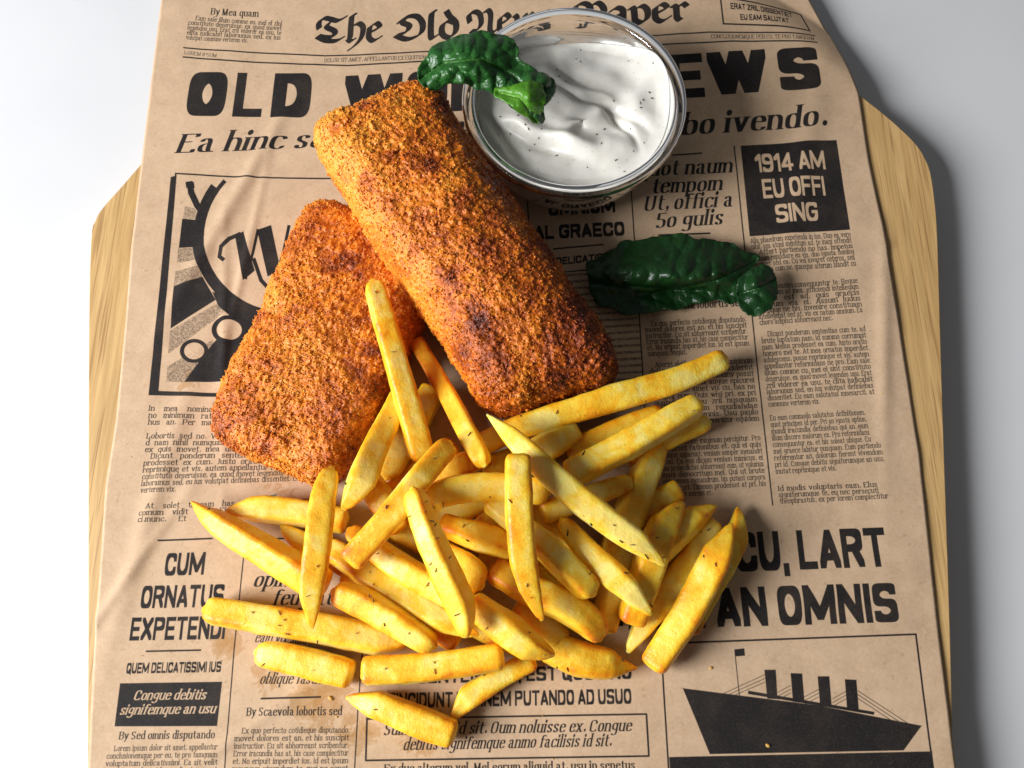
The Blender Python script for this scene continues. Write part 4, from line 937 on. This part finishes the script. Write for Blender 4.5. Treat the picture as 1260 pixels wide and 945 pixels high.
FRIES = [
 ('tall straight yellow fry with its top leaning on the edge of the lower fish fillet', [(459, 346, 28, 33), (476, 405, 31, 30), (497, 480, 33, 25), (521, 568, 35, 19)], 'rr', 12, 0, 2),
 ('slim fry just right of the tallest one, its top end shaded between the fillets', [(513, 421, 21, 12), (545, 475, 24, 17), (570, 522, 27, 24), (596, 572, 26, 30)], 'cr', -8, .02, 1),
 ('thick fry rising along the right edge of the lower fillet from a pointed lower end', [(492, 490, 32, 17), (462, 550, 36, 24), (447, 585, 42, 30), (431, 628, 34, 30)], 'cp', 14, .03, 2),
 ('chunky bright fry in the pile centre slanting down left to a square cut end', [(553, 546, 33, 30), (515, 590, 38, 36), (482, 633, 38, 37), (432, 690, 40, 33)], 'rc', 20, -.03, 2),
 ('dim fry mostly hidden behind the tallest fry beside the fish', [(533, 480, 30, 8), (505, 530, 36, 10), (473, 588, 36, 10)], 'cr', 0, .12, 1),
 ('long pale fry with an orange side lying on top of the pile centre', [(508, 602, 30, 42), (522, 645, 36, 43), (548, 705, 42, 40), (583, 776, 44, 33)], 'rp', -32, .0, 10),
 ('pale upright fry on top right of the pile centre, flat top and sharp pointed bottom', [(637, 562, 34, 42), (638, 620, 36, 42), (643, 690, 36, 38), (661, 762, 22, 33)], 'cp', 6, -.06, 3),
 ('longest pale fry slanting down right across the pile, pointed at both ends', [(603, 510, 12, 32), (640, 548, 33, 33), (700, 605, 38, 33), (765, 655, 38, 30), (818, 690, 20, 28)], 'pp', -10, -.10, 7),
 ('long fry reaching furthest up right over the newspaper columns, with a greenish round end', [(893, 441, 33, 12), (830, 470, 37, 15), (762, 487, 40, 19), (700, 508, 36, 20), (640, 524, 34, 18), (590, 548, 32, 16)], 'rc', 15, .07, 3),
 ('fry under the longest upper right one, ending in a knobbly lifted tip', [(861, 496, 30, 20), (820, 520, 36, 23), (775, 546, 38, 24), (700, 585, 38, 22)], 'rc', -12, .03, 2),
 ('short fry end with a brown tip peeking out right below the knobbly one', [(872, 519, 24, 7), (830, 535, 30, 8), (770, 562, 30, 8)], 'rc', 5, .12, 0),
 ('ridged dim fry between the two upper right ones', [(815, 507, 26, 10), (765, 528, 34, 11), (700, 556, 34, 11)], 'rc', 10, .10, 2),
 ('stubby fry end with a broad face just under the upper right long fry', [(706, 527, 34, 15), (680, 545, 42, 18), (636, 570, 38, 19)], 'cc', 25, .03, 0),
 ('orange tipped fry below the knobbly one, pointing right', [(778, 592, 24, 15), (730, 608, 32, 17), (668, 632, 34, 18)], 'rc', 12, .14, 1),
 ('broad short fry lying crossways between the two pale top fries', [(528, 612, 38, 29), (565, 601, 42, 29), (610, 598, 42, 27), (675, 606, 40, 24)], 'rr', -20, .07, 2),
 ('wide fry standing on edge right of the longest pale fry, tip up by the print', [(812, 545, 28, 10), (790, 590, 42, 11), (768, 650, 46, 10), (745, 710, 40, 9)], 'pc', 24, .08, 1),
 ('small shaded fry end lying flat beside the newspaper text at right', [(835, 604, 28, 6), (800, 622, 32, 6), (760, 650, 32, 6)], 'cc', 0, .08, 0),
 ('orange brown fry with a peaked top in the right part of the pile', [(832, 616, 30, 17), (812, 655, 42, 20), (797, 700, 44, 19), (776, 765, 38, 14)], 'pc', 18, .17, 5),
 ('pale fry tip beside the peaked orange one, pointing up right', [(876, 620, 20, 11), (846, 645, 36, 13), (800, 690, 34, 13)], 'pc', -18, .0, 0),
 ('long shaded fry in the right part with a point towards the ship picture', [(878, 643, 24, 7), (842, 695, 34, 8), (810, 745, 34, 8), (769, 797, 22, 7)], 'cp', 8, .10, 3),
 ('long pale fry at the far right of the pile, lying on the big printed letters', [(893, 645, 24, 16), (884, 680, 42, 15), (848, 752, 42, 12), (803, 820, 36, 8)], 'pc', -8, -.02, 2),
 ('orange fry end peeking out behind the pale fry at the far right', [(913, 628, 20, 7), (908, 660, 32, 7), (868, 735, 32, 6), (845, 775, 30, 6)], 'pc', 14, .15, 1),
 ('fry lower right of the upright pale one, slanting down to a rounded square end', [(603, 618, 28, 24), (650, 655, 34, 28), (695, 695, 38, 28), (730, 731, 36, 25)], 'cr', 16, .03, 1),
 ('fry with a narrow dark top end just below the longest pale fry', [(691, 640, 24, 22), (722, 678, 34, 24), (762, 715, 38, 24), (803, 750, 24, 21)], 'rp', -14, .0, 2),
 ('bent fry with a thick folded brown rim end below the upright pale one', [(608, 700, 38, 16), (655, 728, 40, 19), (700, 748, 42, 20), (727, 765, 40, 18), (738, 786, 30, 15)], 'cr', 12, .0, 0),
 ('thick orange and pale fry at the bottom of the pile centre, over the printed headline', [(580, 742, 36, 24), (625, 775, 46, 24), (675, 812, 32, 20)], 'cp', -22, .10, 3),
 ('boat shaped fry at the lower right of the heap, tip pointing right over the headline', [(672, 795, 40, 7), (715, 812, 46, 8), (750, 818, 38, 7), (781, 818, 14, 6)], 'cp', 6, .09, 3),
 ('long straight fry at lower left lying across the printed word in capitals', [(252, 750, 36, 7), (320, 762, 36, 8), (410, 776, 40, 8), (500, 797, 34, 7)], 'rp', 10, .05, 7),
 ('shorter fry below the long lower left one, with a square right end', [(316, 802, 32, 7), (370, 813, 40, 7), (432, 830, 38, 7)], 'rc', -8, .04, 1),
 ('straight pale fry lying level at the bottom, left end broken', [(448, 826, 36, 13), (530, 822, 36, 14), (617, 808, 34, 15)], 'cc', 6, .0, 3),
 ('lowest fry of all, slanting to a broken orange end over the italic boxed text', [(431, 853, 22, 7), (460, 865, 34, 7), (510, 886, 38, 7), (558, 903, 36, 7)], 'pc', -6, .0, 1),
 ('thin curved fry under the level bottom one, its pointed end over the headline', [(655, 812, 26, 5), (610, 836, 28, 5), (575, 858, 32, 5), (553, 882, 20, 5)], 'cp', 4, .02, 2),
 ('wide fry with a rounded left end and orange upper side, left below the pile centre', [(410, 728, 36, 22), (450, 742, 42, 22), (495, 768, 42, 21), (535, 795, 32, 18)], 'rr', -26, .03, 5),
 ('long fry tucked under the pale central one, its lower edge bright', [(405, 675, 30, 12), (460, 712, 36, 16), (530, 755, 36, 20), (583, 785, 22, 22)], 'cp', 18, .06, 2),
 ('fry seen in the gap below the chunky bright one, pale lower side', [(462, 676, 34, 20), (500, 702, 38, 21), (560, 738, 36, 20)], 'cc', -24, .08, 2),
 ('long fry at the left edge of the pile, dark orange tip over the small print', [(240, 616, 14, 10), (262, 640, 32, 12), (310, 668, 40, 14), (370, 706, 46, 14), (400, 722, 44, 13)], 'pc', -24, .04, 1),
 ('upright bright fry at left, pointed bottom end crossing the long fries', [(408, 577, 24, 28), (398, 610, 36, 29), (391, 670, 38, 30), (384, 725, 36, 27), (380, 770, 18, 22)], 'rp', 10, .03, 2),
 ('flat pale fry behind the upright left one, just below the small print', [(278, 627, 22, 6), (320, 626, 32, 7), (375, 632, 32, 7), (425, 642, 30, 7)], 'pc', 4, .0, 2),
 ('half hidden orange fry end behind the upright left one', [(345, 653, 22, 5), (390, 676, 26, 6), (440, 705, 26, 6)], 'pc', 0, .14, 0),
 ('small bright fry stub between the two thick fries left of the centre', [(452, 590, 34, 18), (470, 616, 38, 20), (495, 650, 34, 18)], 'cc', -18, .06, 0),
 ('fry with a reddish top edge right of the pale central one', [(543, 645, 28, 23), (585, 660, 38, 23), (632, 672, 36, 21)], 'cc', 22, .15, 2),
 ('smooth round orange fry end behind the pale central one', [(545, 690, 44, 18), (575, 708, 48, 20), (592, 722, 40, 19)], 'cr', 0, .13, 0),
 ('little fry end with a curled tip under the chunky bright fry', [(430, 652, 26, 11), (455, 675, 32, 12), (500, 700, 30, 11)], 'rc', 10, .10, 0),
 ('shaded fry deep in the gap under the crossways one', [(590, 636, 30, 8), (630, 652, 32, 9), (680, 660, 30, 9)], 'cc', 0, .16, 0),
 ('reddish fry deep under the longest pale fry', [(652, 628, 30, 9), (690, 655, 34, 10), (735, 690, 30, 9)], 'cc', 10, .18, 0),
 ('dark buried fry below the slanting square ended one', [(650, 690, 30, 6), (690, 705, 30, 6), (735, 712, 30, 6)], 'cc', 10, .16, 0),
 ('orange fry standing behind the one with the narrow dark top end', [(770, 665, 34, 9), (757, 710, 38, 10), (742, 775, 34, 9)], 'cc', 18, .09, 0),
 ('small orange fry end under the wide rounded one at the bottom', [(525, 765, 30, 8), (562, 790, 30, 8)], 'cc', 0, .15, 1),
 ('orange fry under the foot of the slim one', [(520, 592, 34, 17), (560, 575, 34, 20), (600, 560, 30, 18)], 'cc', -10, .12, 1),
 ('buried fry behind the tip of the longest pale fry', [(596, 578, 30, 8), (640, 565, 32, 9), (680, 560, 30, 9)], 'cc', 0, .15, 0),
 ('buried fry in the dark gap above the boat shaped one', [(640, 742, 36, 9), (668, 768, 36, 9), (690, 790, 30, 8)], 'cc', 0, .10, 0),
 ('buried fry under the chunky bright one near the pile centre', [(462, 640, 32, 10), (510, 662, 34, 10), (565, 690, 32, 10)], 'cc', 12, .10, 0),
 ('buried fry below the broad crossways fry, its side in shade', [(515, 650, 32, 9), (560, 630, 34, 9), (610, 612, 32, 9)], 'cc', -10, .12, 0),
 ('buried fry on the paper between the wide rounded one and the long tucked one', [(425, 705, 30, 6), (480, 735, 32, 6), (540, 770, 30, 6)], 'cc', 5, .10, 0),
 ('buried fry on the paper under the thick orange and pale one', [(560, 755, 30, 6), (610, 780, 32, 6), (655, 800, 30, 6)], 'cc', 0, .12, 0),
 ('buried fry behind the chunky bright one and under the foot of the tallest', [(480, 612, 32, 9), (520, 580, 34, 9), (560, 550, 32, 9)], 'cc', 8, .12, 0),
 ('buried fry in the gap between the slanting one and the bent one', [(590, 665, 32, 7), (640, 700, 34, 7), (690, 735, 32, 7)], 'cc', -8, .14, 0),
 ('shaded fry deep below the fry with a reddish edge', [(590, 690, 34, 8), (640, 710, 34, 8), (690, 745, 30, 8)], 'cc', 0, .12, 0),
]
for i, (lab, nodes, ends, roll, toast, herbs) in enumerate(FRIES):
    fry(i + 1, lab, nodes, ends, roll, toast=toast, herbs=herbs)

# ------------------------------------------------------------------ crumbs fallen on the paper
def crumb(px, py, size, seed, label):
    rs = np.random.RandomState(seed); bm = bmesh.new(); bmesh.ops.create_icosphere(bm, subdivisions=2, radius=size)
    for v in bm.verts:
        v.co = Vector((v.co.x * 1.25, v.co.y * .85, v.co.z * .6)) * (1 + .35 * float(vnoise(np.array([list(v.co)]) * 900 + seed, seed)[0]))
    me = bpy.data.meshes.new('crumb'); bm.to_mesh(me); bm.free(); o = link('crumb', me, M_CRUMB); p = at(px, py); o.location = (p[0], p[1], float(paper_z(np.array([p[0]]), np.array([p[1]]))[0]) + size * .5)
    o.rotation_euler = (0, 0, rs.uniform(0, 6)); tag(o, label, 'crumb', 'crumbs fallen on the paper')
crumb(407, 859, .0008, 1, 'small golden crumb above the bold byline at the lower left')
crumb(415, 882, .0005, 2, 'tiny golden crumb at the end of the bold byline')
crumb(874, 822, .0006, 3, 'tiny brown crumb in the sky of the ship picture')
crumb(944, 917, .0007, 4, 'pale crumb on the dark hull of the printed ship')
crumb(828, 806, .0006, 5, 'tiny crumb beside the lower end of the fry at the far right')

rs_ = np.random.RandomState(77); bm = bmesh.new()
for cx_, cy_, sx_, sy_, n_ in ((400, 868, 34, 18, 26), (300, 825, 50, 25, 12), (640, 880, 90, 22, 16), (700, 500, 190, 70, 30), (300, 590, 60, 30, 12), (840, 820, 30, 30, 12), (500, 930, 90, 15, 12)):
    for _ in range(n_):
        p = at(cx_ + rs_.randn() * sx_, cy_ + rs_.randn() * sy_); r_ = rs_.uniform(.00012, .00042); z_ = float(paper_z(np.array([p[0]]), np.array([p[1]]))[0])
        R_ = np.linalg.qr(rs_.randn(3, 3))[0]; T_ = np.array([(1, 0, -.5), (-.5, .85, -.5), (-.5, -.85, -.5), (.1, .1, .9)]) @ R_ * r_ * rs_.uniform(.6, 1.3, (4, 1)) + np.array([p[0], p[1], z_ + r_ * .6])
        v_ = [bm.verts.new(q_) for q_ in T_]
        for f_ in ((0, 1, 3), (1, 2, 3), (2, 0, 3), (0, 2, 1)): bm.faces.new([v_[k_] for k_ in f_])
me_ = bpy.data.meshes.new('fine_crumbs'); bm.to_mesh(me_); bm.free()
tag(link('fine_crumbs', me_, M_CRUMB), 'fine golden crumbs scattered over the printed paper', 'crumbs', None, 'stuff')
